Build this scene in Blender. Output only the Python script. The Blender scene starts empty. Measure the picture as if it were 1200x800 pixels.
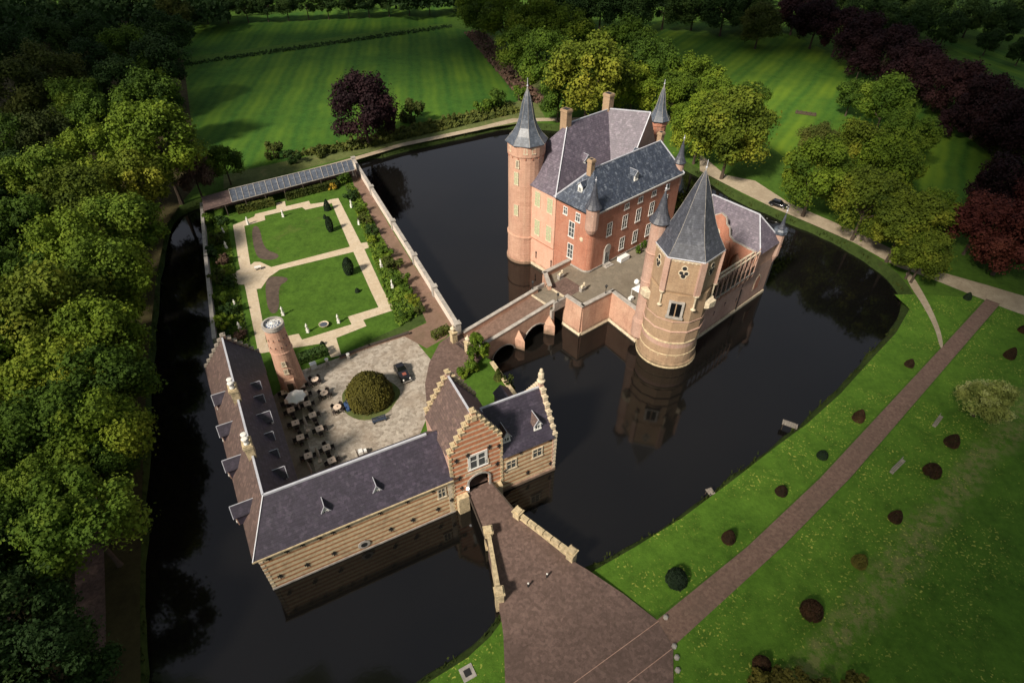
import bpy, bmesh, math, random
from mathutils import Vector, Matrix, noise
from mathutils.geometry import tessellate_polygon
R = math.radians
PI = math.pi
rnd = random.Random(7)
sc = bpy.context.scene
COL = sc.collection

# ------------------------------------------------------------------ camera, sky, sun, exposure
F_PX, HOR = 680.0, 585.0
PITCH = math.atan(HOR / F_PX)
CS, CC = math.sin(PITCH), math.cos(PITCH)
CAMH = 60.0
cam = bpy.data.cameras.new('camera')
cam.sensor_width = 36.0
cam.lens = F_PX / 1200 * 36
cam.clip_start = 1.0
cam.clip_end = 6000
co = bpy.data.objects.new('camera', cam)
COL.objects.link(co)
co.location = (0, 0, CAMH)
co.rotation_euler = (PI / 2 - PITCH, 0, 0)
sc.camera = co

SUN_AZ = Vector((-0.66, -0.75, 0)).normalized()      # horizontal direction towards the sun
SUN_EL = R(40)
w = bpy.data.worlds.new('World')
sc.world = w
w.use_nodes = True
nt = w.node_tree
bg = nt.nodes['Background']
sky = nt.nodes.new('ShaderNodeTexSky')
sky.sky_type = 'NISHITA'
sky.sun_disc = False
sky.sun_elevation = SUN_EL
sky.sun_rotation = math.atan2(SUN_AZ.x, SUN_AZ.y)
sky.dust_density = 2.5
sky.air_density = 1.0
veil = nt.nodes.new('ShaderNodeMix'); veil.data_type = 'RGBA'      # thin bright cloud veil over the whole sky
veil.inputs[0].default_value = 0.65
veil.inputs[7].default_value = (6.2, 6.3, 7.0, 1)
nt.links.new(sky.outputs[0], veil.inputs[6])
nt.links.new(veil.outputs[2], bg.inputs[0])
bg.inputs[1].default_value = 0.05
sd = bpy.data.lights.new('sun', 'SUN')
sd.energy = 5.0
sd.angle = R(8)
sd.color = (1.0, 0.90, 0.76)
so = bpy.data.objects.new('sun', sd)
COL.objects.link(so)
sdir = Vector((SUN_AZ.x * math.cos(SUN_EL), SUN_AZ.y * math.cos(SUN_EL), math.sin(SUN_EL)))
so.rotation_euler = sdir.to_track_quat('Z', 'Y').to_euler()
sc.view_settings.view_transform = 'Standard'
sc.view_settings.look = 'None'
sc.view_settings.exposure = 0.3
sc.view_settings.gamma = 1.0

# levels
WAT, TER, FOR, OUT = -5.0, 0.0, -2.2, -3.6   # water, castle terrace, forecourt island, outer ground

def P(x, y, z=0.0):
    """world point at height z seen in the 1200x800 survey picture at (x, y)"""
    u, v = x - 600.0, 400.0 - y
    t = (CAMH - z) / (F_PX * CS - v * CC)
    return Vector((u * t, (F_PX * CC + v * CS) * t, z))

class Frame:
    def __init__(s, o, ang):
        s.o = Vector((o[0], o[1], 0)); s.a = R(ang); s.c, s.s = math.cos(s.a), math.sin(s.a)
    def w(s, a, b, z=0.0):
        return Vector((s.o.x + a * s.c - b * s.s, s.o.y + a * s.s + b * s.c, z))
    def l(s, p):
        x, y = p[0] - s.o.x, p[1] - s.o.y
        return Vector((x * s.c + y * s.s, -x * s.s + y * s.c, p[2] if len(p) > 2 else 0))
K = Frame((13.6, 88.7), 41.0)        # castle: a along the entrance front, b into the building
S = Frame((-27.34, 31.98), 27.1)     # fore-castle: a along the outer front
B = Frame((-4.12, 70.41), 37.2)      # stone bridge

# ------------------------------------------------------------------ materials
MATS = {}
def nodes_of(name):
    m = bpy.data.materials.new(name); m.use_nodes = True
    n = m.node_tree; b = n.nodes['Principled BSDF']
    return m, n, b
def N(n, t, **kw):
    x = n.nodes.new(t)
    for k, v in kw.items(): setattr(x, k, v)
    return x
def ramp(n, fac, stops):
    r = N(n, 'ShaderNodeValToRGB'); e = r.color_ramp.elements
    while len(e) > 1: e.remove(e[-1])
    e[0].position, e[0].color = stops[0][0], (*stops[0][1], 1)
    for p_, c_ in stops[1:]:
        q = e.new(p_); q.color = (*c_, 1)
    n.links.new(fac, r.inputs[0]); return r.outputs[0]
def coords(n, kind='Object', scale=(1, 1, 1), rot=(0, 0, 0)):
    t = N(n, 'ShaderNodeTexCoord'); m = N(n, 'ShaderNodeMapping')
    m.inputs['Scale'].default_value = scale; m.inputs['Rotation'].default_value = rot
    n.links.new(t.outputs[kind], m.inputs[0]); return m.outputs[0]
def noi(n, vec, scale, detail=4, rough=0.6, dist=0):
    x = N(n, 'ShaderNodeTexNoise'); x.inputs['Scale'].default_value = scale
    x.inputs['Detail'].default_value = detail; x.inputs['Roughness'].default_value = rough
    x.inputs['Distortion'].default_value = dist
    n.links.new(vec, x.inputs['Vector']); return x.outputs['Fac']
def mixc(n, f, a, b, mode='MIX'):
    m = N(n, 'ShaderNodeMix', data_type='RGBA', blend_type=mode)
    for i, v in ((0, f), (6, a), (7, b)):
        if isinstance(v, (int, float)): m.inputs[i].default_value = v
        elif isinstance(v, tuple): m.inputs[i].default_value = (*v, 1)
        else: n.links.new(v, m.inputs[i])
    return m.outputs[2]
def math_(n, op, a, b=None, c=None):
    m = N(n, 'ShaderNodeMath', operation=op)
    for i, v in enumerate((a, b, c)):
        if v is None: continue
        if isinstance(v, (int, float)): m.inputs[i].default_value = v
        else: n.links.new(v, m.inputs[i])
    return m.outputs[0]
def bump(n, b, h, strength=0.3, dist=0.1):
    x = N(n, 'ShaderNodeBump'); x.inputs['Strength'].default_value = strength; x.inputs['Distance'].default_value = dist
    n.links.new(h, x.inputs['Height']); n.links.new(x.outputs[0], b.inputs['Normal'])

def plain(name, c, rough=0.7, metal=0.0, var=0.25, scale=1.5):
    if name in MATS: return MATS[name]
    m, n, b = nodes_of(name); v = coords(n)
    f = noi(n, v, scale, 5)
    c2 = tuple(x * (1 - var) for x in c); c3 = tuple(min(1, x * (1 + var)) for x in c)
    n.links.new(ramp(n, f, [(0.3, c2), (0.7, c3)]), b.inputs['Base Color'])
    b.inputs['Roughness'].default_value = rough; b.inputs['Metallic'].default_value = metal
    MATS[name] = m; return m

def brick(name, c, c2, mortar, stain=(0.1, 0.08, 0.06), patch=0.5, size=1.0):
    m, n, b = nodes_of(name); v = coords(n)
    # courses run level on every wall: x+y run together along the wall, z up
    sx = N(n, 'ShaderNodeSeparateXYZ'); n.links.new(v, sx.inputs[0])
    cx = N(n, 'ShaderNodeCombineXYZ')
    n.links.new(math_(n, 'ADD', sx.outputs[0], sx.outputs[1]), cx.inputs[0]); n.links.new(sx.outputs[2], cx.inputs[1])
    bt = N(n, 'ShaderNodeTexBrick'); bt.inputs['Scale'].default_value = 1.0
    bt.inputs['Brick Width'].default_value = 0.5 * size; bt.inputs['Row Height'].default_value = 0.2 * size
    bt.inputs['Mortar Size'].default_value = 0.02
    bt.inputs['Color1'].default_value = (*c, 1); bt.inputs['Color2'].default_value = (*c2, 1); bt.inputs['Mortar'].default_value = (*mortar, 1)
    n.links.new(cx.outputs[0], bt.inputs['Vector'])
    f1 = noi(n, v, 0.35, 6, 0.7, 0.4)
    k = mixc(n, ramp(n, f1, [(0.35, (0, 0, 0)), (0.75, (patch,) * 3)]), bt.outputs['Color'], tuple(min(1, x * 1.35 + 0.05) for x in mortar))
    v2 = coords(n, scale=(1.2, 1.2, 0.18))
    f2 = noi(n, v2, 1.0, 5, 0.65)
    k = mixc(n, ramp(n, f2, [(0.5, (0, 0, 0)), (0.85, (0.6,) * 3)]), k, stain)
    f3 = noi(n, v, 4.0, 3, 0.7)
    k = mixc(n, 0.35, k, ramp(n, f3, [(0.3, tuple(x * .6 for x in c)), (0.7, tuple(min(1, x * 1.3) for x in c2))]))
    # damp, algae-stained band just above the waterline
    damp = math_(n, 'ADD', math_(n, 'MULTIPLY', sx.outputs[2], -1.1), math_(n, 'MULTIPLY', noi(n, v, 0.9, 4, 0.7), 2.2))
    k = mixc(n, ramp(n, math_(n, 'SUBTRACT', damp, 5.4), [(0.0, (0, 0, 0)), (0.9, (0.7,) * 3)]), k, (0.07, 0.06, 0.035))
    n.links.new(k, b.inputs['Base Color']); b.inputs['Roughness'].default_value = 0.9
    bump(n, b, f3, 0.25, 0.06)
    MATS[name] = m; return m

def banded(name, period, frac, cream, red, zoff=0.0, soot=(0.12, 0.08, 0.05)):
    m, n, b = nodes_of(name); v = coords(n)
    sx = N(n, 'ShaderNodeSeparateXYZ'); n.links.new(v, sx.inputs[0])
    wob = math_(n, 'MULTIPLY', noi(n, v, 0.8, 3), 0.10)
    z = math_(n, 'ADD', sx.outputs[2], wob)
    fr = math_(n, 'FRACT', math_(n, 'DIVIDE', math_(n, 'ADD', z, 50 + zoff), period))
    st = math_(n, 'GREATER_THAN', fr, frac)
    f3 = noi(n, v, 2.2, 5, 0.7); f1 = noi(n, v, 0.4, 5, 0.7)
    cr = ramp(n, f3, [(0.25, tuple(x * .55 for x in cream)), (0.7, cream)])
    rd = ramp(n, f3, [(0.25, tuple(x * .6 for x in red)), (0.7, tuple(min(1, x * 1.35) for x in red))])
    k = mixc(n, st, rd, cr)
    k = mixc(n, ramp(n, f1, [(0.5, (0, 0, 0)), (0.8, (0.55,) * 3)]), k, soot)
    n.links.new(k, b.inputs['Base Color']); b.inputs['Roughness'].default_value = 0.9
    bump(n, b, f3, 0.3, 0.08)
    MATS[name] = m; return m

def slate(name, c, c2, streak=(0.3, 0.3, 0.33), amt=0.25, rough=0.55, moss=None):
    m, n, b = nodes_of(name); v = coords(n)
    f1 = noi(n, v, 0.5, 6, 0.7); f2 = noi(n, v, 6.0, 3, 0.8)
    v2 = coords(n, scale=(1.6, 1.6, 0.35)); f4 = noi(n, v2, 1.1, 6, 0.75, 0.5)
    sx = N(n, 'ShaderNodeSeparateXYZ'); n.links.new(v, sx.inputs[0])
    row = math_(n, 'FRACT', math_(n, 'MULTIPLY', sx.outputs[2], 3.3))
    k = ramp(n, f1, [(0.3, c), (0.7, c2)])
    k = mixc(n, 0.35, k, ramp(n, f2, [(0.3, tuple(x * .5 for x in c)), (0.7, tuple(x * 1.6 for x in c2))]))
    k = mixc(n, ramp(n, f4, [(0.52, (0, 0, 0)), (0.78, (amt * 2.2,) * 3)]), k, streak)
    k = mixc(n, math_(n, 'MULTIPLY', math_(n, 'LESS_THAN', row, 0.2), 0.3), k, tuple(x * .4 for x in c))
    vo = N(n, 'ShaderNodeTexVoronoi'); vo.inputs['Scale'].default_value = 2.6; n.links.new(v, vo.inputs['Vector'])
    sc_ = N(n, 'ShaderNodeSeparateColor'); n.links.new(vo.outputs['Color'], sc_.inputs[0])
    k = mixc(n, 0.55, k, ramp(n, sc_.outputs[0], [(0.0, (.30, .30, .30)), (0.75, (.50, .50, .50)), (1.0, (.90, .88, .85))]), 'OVERLAY')
    if moss: k = mixc(n, ramp(n, noi(n, v, 1.3, 6, 0.75), [(0.55, (0, 0, 0)), (0.75, (0.6,) * 3)]), k, moss)
    n.links.new(k, b.inputs['Base Color']); b.inputs['Roughness'].default_value = rough
    bump(n, b, f2, 0.25, 0.05)
    MATS[name] = m; return m

def grass(name, base, alt, stripes=None, specks=0.0, worn=None, scale=0.05, strip=None):
    m, n, b = nodes_of(name); v = coords(n)
    f1 = noi(n, v, scale, 6, 0.65); f2 = noi(n, v, 1.2, 5, 0.75); f3 = noi(n, v, 0.35, 5, 0.7)
    k = ramp(n, f1, [(0.3, base), (0.7, alt)])
    k = mixc(n, 0.45, k, ramp(n, f2, [(0.25, tuple(x * .35 for x in base)), (0.75, tuple(x * 1.7 for x in alt))]))
    k = mixc(n, 0.3, k, ramp(n, f3, [(0.3, tuple(x * .5 for x in base)), (0.7, tuple(x * 1.5 for x in alt))]))
    if stripes:
        ang, per, amt = stripes
        v2 = coords(n, rot=(0, 0, ang)); sx = N(n, 'ShaderNodeSeparateXYZ'); n.links.new(v2, sx.inputs[0])
        x_ = math_(n, 'ADD', sx.outputs[0], math_(n, 'MULTIPLY', noi(n, v, 0.08, 2), 3.0))
        s_ = math_(n, 'SINE', math_(n, 'DIVIDE', x_, per / 6.283))
        s2 = math_(n, 'SINE', math_(n, 'DIVIDE', x_, per * 3.7 / 6.283))
        s_ = math_(n, 'ADD', math_(n, 'MULTIPLY', s_, 0.35), math_(n, 'MULTIPLY', s2, 0.65))
        g = math_(n, 'MULTIPLY', math_(n, 'ADD', s_, 1.0), 0.5 * amt)
        g = math_(n, 'MULTIPLY', g, ramp(n, noi(n, v, 0.03, 3), [(0.35, (0.3,) * 3), (0.65, (1.6,) * 3)]))
        k = mixc(n, g, k, tuple(x * y for x, y in zip(alt, (2.6, 1.7, 1.1))))
    if worn:
        k = mixc(n, ramp(n, noi(n, v, 0.12, 6, 0.75, 0.6), [(0.58, (0, 0, 0)), (0.72, (0.8,) * 3)]), k, worn)
    if specks:
        d = ramp(n, noi(n, v, 3.4, 2, 0.5), [(0.60, (0, 0, 0)), (0.66, (1, 1, 1))])
        area = ramp(n, noi(n, v, 0.16, 5, 0.8), [(0.46, (0, 0, 0)), (0.64, (1, 1, 1))])
        k = mixc(n, math_(n, 'MULTIPLY', math_(n, 'MULTIPLY', d, area), specks), k, (0.50, 0.50, 0.10))
    if strip:      # a worn, dry strip along an old track: across = distance from its centre line
        p0, p1 = strip; dx, dy = (p1 - p0).normalized().xy
        sx = N(n, 'ShaderNodeSeparateXYZ'); n.links.new(v, sx.inputs[0])
        ac = math_(n, 'ADD', math_(n, 'MULTIPLY', math_(n, 'SUBTRACT', sx.outputs[0], p0.x), -dy), math_(n, 'MULTIPLY', math_(n, 'SUBTRACT', sx.outputs[1], p0.y), dx))
        ac = math_(n, 'ADD', ac, math_(n, 'MULTIPLY', math_(n, 'SUBTRACT', noi(n, v, 0.12, 4, 0.7), 0.5), 5.0))
        g = math_(n, 'SUBTRACT', 1.0, math_(n, 'MULTIPLY', math_(n, 'ABSOLUTE', ac), 0.42)); g = math_(n, 'MAXIMUM', g, 0.0)
        g = math_(n, 'MULTIPLY', g, ramp(n, noi(n, v, 0.9, 5, 0.8), [(0.42, (0, 0, 0)), (0.62, (1, 1, 1))]))
        k = mixc(n, math_(n, 'MINIMUM', g, 0.6), k, (0.26, 0.23, 0.10))
    n.links.new(k, b.inputs['Base Color']); b.inputs['Roughness'].default_value = 0.95
    b.inputs['Specular IOR Level'].default_value = 0.15
    bump(n, b, f2, 0.6, 0.25)
    MATS[name] = m; return m

def paving(name, c1, c2, c3, cell=1.0, rough=0.85, patch=(0.2, 0.16, 0.12)):
    m, n, b = nodes_of(name); v = coords(n)
    vo = N(n, 'ShaderNodeTexVoronoi'); vo.inputs['Scale'].default_value = cell; n.links.new(v, vo.inputs['Vector'])
    f1 = noi(n, v, 0.15, 6, 0.7, 0.3); f2 = noi(n, v, 3.0, 4, 0.8)
    sp = N(n, 'ShaderNodeSeparateColor'); n.links.new(vo.outputs['Color'], sp.inputs[0])
    k = ramp(n, sp.outputs[0], [(0.0, c1), (0.5, c2), (1.0, c3)])
    k = mixc(n, 0.4, k, ramp(n, f2, [(0.3, tuple(x * .5 for x in c1)), (0.7, tuple(min(1, x * 1.2) for x in c3))]))
    k = mixc(n, ramp(n, f1, [(0.45, (0, 0, 0)), (0.7, (0.6,) * 3)]), k, patch)
    n.links.new(k, b.inputs['Base Color']); b.inputs['Roughness'].default_value = rough
    bump(n, b, f2, 0.3, 0.05)
    MATS[name] = m; return m

def leaf(name, dark, mid, light, trans=0.25):
    m, n, b = nodes_of(name); v = coords(n)
    oi = N(n, 'ShaderNodeObjectInfo')
    f1 = noi(n, v, 0.45, 4, 0.7); f2 = noi(n, v, 5.0, 2, 0.8)
    f = math_(n, 'ADD', math_(n, 'MULTIPLY', f1, 0.75), math_(n, 'MULTIPLY', f2, 0.25))
    f = math_(n, 'ADD', f, math_(n, 'MULTIPLY', math_(n, 'SUBTRACT', oi.outputs['Random'], 0.5), 0.16))
    k = ramp(n, f, [(0.33, dark), (0.5, mid), (0.68, light)])
    n.links.new(k, b.inputs['Base Color']); b.inputs['Roughness'].default_value = 0.75
    b.inputs['Specular IOR Level'].default_value = 0.2
    tr = N(n, 'ShaderNodeBsdfTranslucent'); n.links.new(k, tr.inputs[0])
    mx = N(n, 'ShaderNodeMixShader'); mx.inputs[0].default_value = trans
    n.links.new(b.outputs[0], mx.inputs[1]); n.links.new(tr.outputs[0], mx.inputs[2])
    n.links.new(mx.outputs[0], n.nodes['Material Output'].inputs[0])
    MATS[name] = m; return m

brick('brick_orange', (0.36, 0.120, 0.070), (0.46, 0.175, 0.105), (0.42, 0.27, 0.20), patch=0.4, stain=(0.14, 0.06, 0.04))
brick('brick_pink', (0.58, 0.30, 0.21), (0.66, 0.37, 0.27), (0.60, 0.40, 0.30), patch=0.5, stain=(0.35, 0.2, 0.14))
brick('brick_peach', (0.36, 0.18, 0.125), (0.48, 0.26, 0.19), (0.55, 0.38, 0.26), patch=0.75, stain=(0.16, 0.09, 0.06))
brick('brick_tan', (0.27, 0.17, 0.105), (0.36, 0.235, 0.145), (0.40, 0.29, 0.18), patch=0.5, stain=(0.14, 0.10, 0.07))
brick('brick_mauve', (0.36, 0.20, 0.15), (0.44, 0.26, 0.20), (0.44, 0.33, 0.27), patch=0.6, stain=(0.14, 0.10, 0.09))
brick('brick_tower', (0.40, 0.20, 0.14), (0.53, 0.30, 0.22), (0.52, 0.36, 0.25), patch=0.5, stain=(0.18, 0.09, 0.07))
brick('whitewash', (0.62, 0.54, 0.48), (0.72, 0.64, 0.57), (0.6, 0.52, 0.46), patch=0.4, stain=(0.25, 0.16, 0.11))
banded('banded_wall', 0.84, 0.40, (0.78, 0.62, 0.39), (0.40, 0.19, 0.09), 0.1)
banded('banded_gable', 0.86, 0.62, (0.78, 0.60, 0.42), (0.52, 0.20, 0.10), 0.3)
slate('slate_purple', (0.075, 0.062, 0.088), (0.150, 0.125, 0.160), (0.26, 0.24, 0.28), 0.3)
slate('slate_blue', (0.022, 0.030, 0.050), (0.060, 0.075, 0.11), (0.34, 0.38, 0.45), 0.42)
slate('slate_fore', (0.030, 0.025, 0.040), (0.056, 0.045, 0.070), (0.13, 0.12, 0.15), 0.2, 0.55)
slate('slate_brown', (0.085, 0.055, 0.05), (0.13, 0.085, 0.075), (0.16, 0.12, 0.11), 0.15, 0.7, moss=(0.14, 0.10, 0.06))
slate('slate_spire', (0.036, 0.040, 0.056), (0.075, 0.080, 0.102), (0.17, 0.18, 0.21), 0.3, 0.45)
slate('lead_grey', (0.055, 0.066, 0.090), (0.10, 0.118, 0.15), (0.24, 0.26, 0.30), 0.3, 0.4)
plain('stone_pale', (0.58, 0.49, 0.36), 0.85, var=0.3, scale=2.5)
plain('stone_yellow', (0.50, 0.40, 0.25), 0.9, var=0.4, scale=2.5)
plain('stone_grey', (0.36, 0.33, 0.30), 0.9, var=0.3, scale=1.2)
plain('lead', (0.50, 0.51, 0.57), 0.5, var=0.15)
plain('white_paint', (0.74, 0.73, 0.70), 0.6, var=0.08)
plain('cream_shutter', (0.40, 0.44, 0.27), 0.7, var=0.2, scale=5)
plain('marble', (0.78, 0.76, 0.72), 0.6, var=0.12, scale=4)
plain('timber_grey', (0.30, 0.26, 0.22), 0.9, var=0.3, scale=3)
plain('timber_dark', (0.06, 0.045, 0.035), 0.8, var=0.3, scale=3)
plain('iron', (0.02, 0.02, 0.022), 0.6, var=0.2)
plain('earth', (0.085, 0.06, 0.045), 0.95, var=0.35, scale=1.2)
plain('blue_paint', (0.05, 0.10, 0.24), 0.6, var=0.2)
plain('dark_blue', (0.035, 0.05, 0.085), 0.6, var=0.2)
plain('rattan', (0.03, 0.022, 0.02), 0.8, var=0.3, scale=8)
plain('table_wood', (0.74, 0.58, 0.46), 0.6, var=0.12, scale=6)
plain('canvas', (0.80, 0.79, 0.77), 0.8, var=0.06)
plain('canvas_folded', (0.42, 0.38, 0.35), 0.9, var=0.15)
plain('bark', (0.07, 0.05, 0.035), 0.95, var=0.35, scale=3)
plain('tarp', (0.82, 0.82, 0.81), 0.5, var=0.05)
plain('door_brown', (0.07, 0.05, 0.03), 0.7, var=0.3, scale=3)
grass('lawn_garden', (0.036, 0.085, 0.010), (0.070, 0.14, 0.016), worn=(0.10, 0.12, 0.03), scale=0.15)
grass('lawn_outer', (0.040, 0.105, 0.010), (0.095, 0.19, 0.020), specks=0.9, scale=0.10, strip=(P(1150, 545, OUT), P(960, 780, OUT)))
grass('ground_grass', (0.034, 0.085, 0.010), (0.070, 0.135, 0.016), scale=0.05)
grass('bank_growth', (0.020, 0.038, 0.008), (0.040, 0.062, 0.014), worn=(0.05, 0.04, 0.02), scale=0.3)
grass('wood_floor', (0.040, 0.036, 0.016), (0.060, 0.050, 0.020), scale=0.1)
grass('field_a', (0.020, 0.070, 0.009), (0.040, 0.110, 0.014), stripes=(R(-8), 3.0, 0.6), scale=0.03)
grass('field_b', (0.026, 0.082, 0.009), (0.052, 0.128, 0.014), stripes=(R(33), 3.2, 0.7), scale=0.03)
grass('bed_green', (0.030, 0.055, 0.012), (0.055, 0.085, 0.020), worn=(0.10, 0.065, 0.045), scale=0.3)
grass('rough_grass', (0.06, 0.085, 0.025), (0.13, 0.15, 0.05), worn=(0.26, 0.20, 0.10), scale=0.1)
paving('cobbles', (0.20, 0.165, 0.13), (0.36, 0.31, 0.26), (0.52, 0.46, 0.39), 2.0, patch=(0.26, 0.19, 0.13))
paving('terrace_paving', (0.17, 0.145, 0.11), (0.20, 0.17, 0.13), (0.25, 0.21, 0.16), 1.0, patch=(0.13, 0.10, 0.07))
paving('brick_paving', (0.095, 0.060, 0.048), (0.135, 0.085, 0.070), (0.20, 0.13, 0.11), 3.0, patch=(0.085, 0.055, 0.045))
paving('brick_road', (0.13, 0.078, 0.058), (0.175, 0.105, 0.080), (0.24, 0.15, 0.115), 3.0, patch=(0.14, 0.095, 0.07))
paving('garden_path', (0.52, 0.42, 0.29), (0.58, 0.47, 0.34), (0.63, 0.53, 0.40), 1.5, patch=(0.50, 0.38, 0.25))
paving('sand_path', (0.36, 0.29, 0.20), (0.42, 0.34, 0.24), (0.48, 0.40, 0.29), 1.2, patch=(0.24, 0.18, 0.12))
paving('soil_path', (0.17, 0.10, 0.07), (0.20, 0.12, 0.09), (0.24, 0.15, 0.11), 1.0, patch=(0.12, 0.09, 0.05))
leaf('leaf_spring', (0.034, 0.070, 0.007), (0.125, 0.19, 0.014), (0.32, 0.36, 0.035))
leaf('leaf_yellow', (0.030, 0.055, 0.006), (0.12, 0.16, 0.014), (0.34, 0.33, 0.035))
leaf('leaf_green', (0.026, 0.058, 0.007), (0.085, 0.15, 0.014), (0.21, 0.28, 0.028))
leaf('leaf_dark', (0.014, 0.035, 0.008), (0.030, 0.065, 0.014), (0.06, 0.10, 0.02))
leaf('leaf_olive', (0.025, 0.040, 0.008), (0.065, 0.085, 0.016), (0.14, 0.15, 0.03))
leaf('leaf_copper', (0.012, 0.005, 0.007), (0.026, 0.009, 0.011), (0.055, 0.021, 0.021), 0.12)
leaf('leaf_red', (0.030, 0.008, 0.008), (0.075, 0.018, 0.015), (0.14, 0.04, 0.025), 0.15)
leaf('leaf_clipped', (0.016, 0.010, 0.005), (0.036, 0.019, 0.009), (0.075, 0.036, 0.016), 0.1)
leaf('leaf_yew', (0.006, 0.014, 0.007), (0.012, 0.024, 0.011), (0.022, 0.04, 0.016), 0.05)
leaf('leaf_bare', (0.05, 0.028, 0.020), (0.10, 0.06, 0.042), (0.16, 0.10, 0.07), 0.1)
leaf('leaf_dome', (0.05, 0.045, 0.008), (0.105, 0.095, 0.016), (0.18, 0.15, 0.025), 0.1)
leaf('leaf_blossom', (0.06, 0.10, 0.015), (0.34, 0.38, 0.10), (0.78, 0.78, 0.42), 0.2)
leaf('leaf_gold', (0.25, 0.17, 0.02), (0.45, 0.30, 0.03), (0.65, 0.45, 0.05), 0.1)

def water_mat():
    m, n, b = nodes_of('moat_water'); v = coords(n)
    f1 = noi(n, v, 0.02, 3)
    n.links.new(ramp(n, f1, [(0.35, (0.004, 0.004, 0.004)), (0.7, (0.009, 0.008, 0.007))]), b.inputs['Base Color'])
    b.inputs['Roughness'].default_value = 0.06; b.inputs['IOR'].default_value = 1.46
    bump(n, b, noi(n, v, 0.9, 4, 0.6, 0.5), 0.035, 0.1)
    MATS['moat_water'] = m
water_mat()
def glass_mat():
    m, n, b = nodes_of('window_glass')
    b.inputs['Base Color'].default_value = (0.07, 0.08, 0.085, 1); b.inputs['Roughness'].default_value = 0.12
    MATS['window_glass'] = m
    m, n, b = nodes_of('car_paint')
    b.inputs['Base Color'].default_value = (0.008, 0.008, 0.010, 1); b.inputs['Roughness'].default_value = 0.18
    b.inputs['Coat Weight'].default_value = 0.6
    MATS['car_paint'] = m
    m, n, b = nodes_of('car_glass')
    b.inputs['Base Color'].default_value = (0.006, 0.007, 0.008, 1); b.inputs['Roughness'].default_value = 0.1
    MATS['car_glass'] = m
    m, n, b = nodes_of('chrome')
    b.inputs['Base Color'].default_value = (0.75, 0.75, 0.76, 1); b.inputs['Roughness'].default_value = 0.2; b.inputs['Metallic'].default_value = 0.9
    MATS['chrome'] = m
    m, n, b = nodes_of('rubber')
    b.inputs['Base Color'].default_value = (0.015, 0.015, 0.015, 1); b.inputs['Roughness'].default_value = 0.9
    MATS['rubber'] = m
    m, n, b = nodes_of('reflection_red')
    b.inputs['Base Color'].default_value = (0.30, 0.09, 0.06, 1)
    MATS['reflection_red'] = m
    m, n, b = nodes_of('lamp_glow')
    b.inputs['Base Color'].default_value = (1, 1, 1, 1); b.inputs['Emission Color'].default_value = (1, 0.97, 0.9, 1); b.inputs['Emission Strength'].default_value = 3
    MATS['lamp_glow'] = m
glass_mat()

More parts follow.
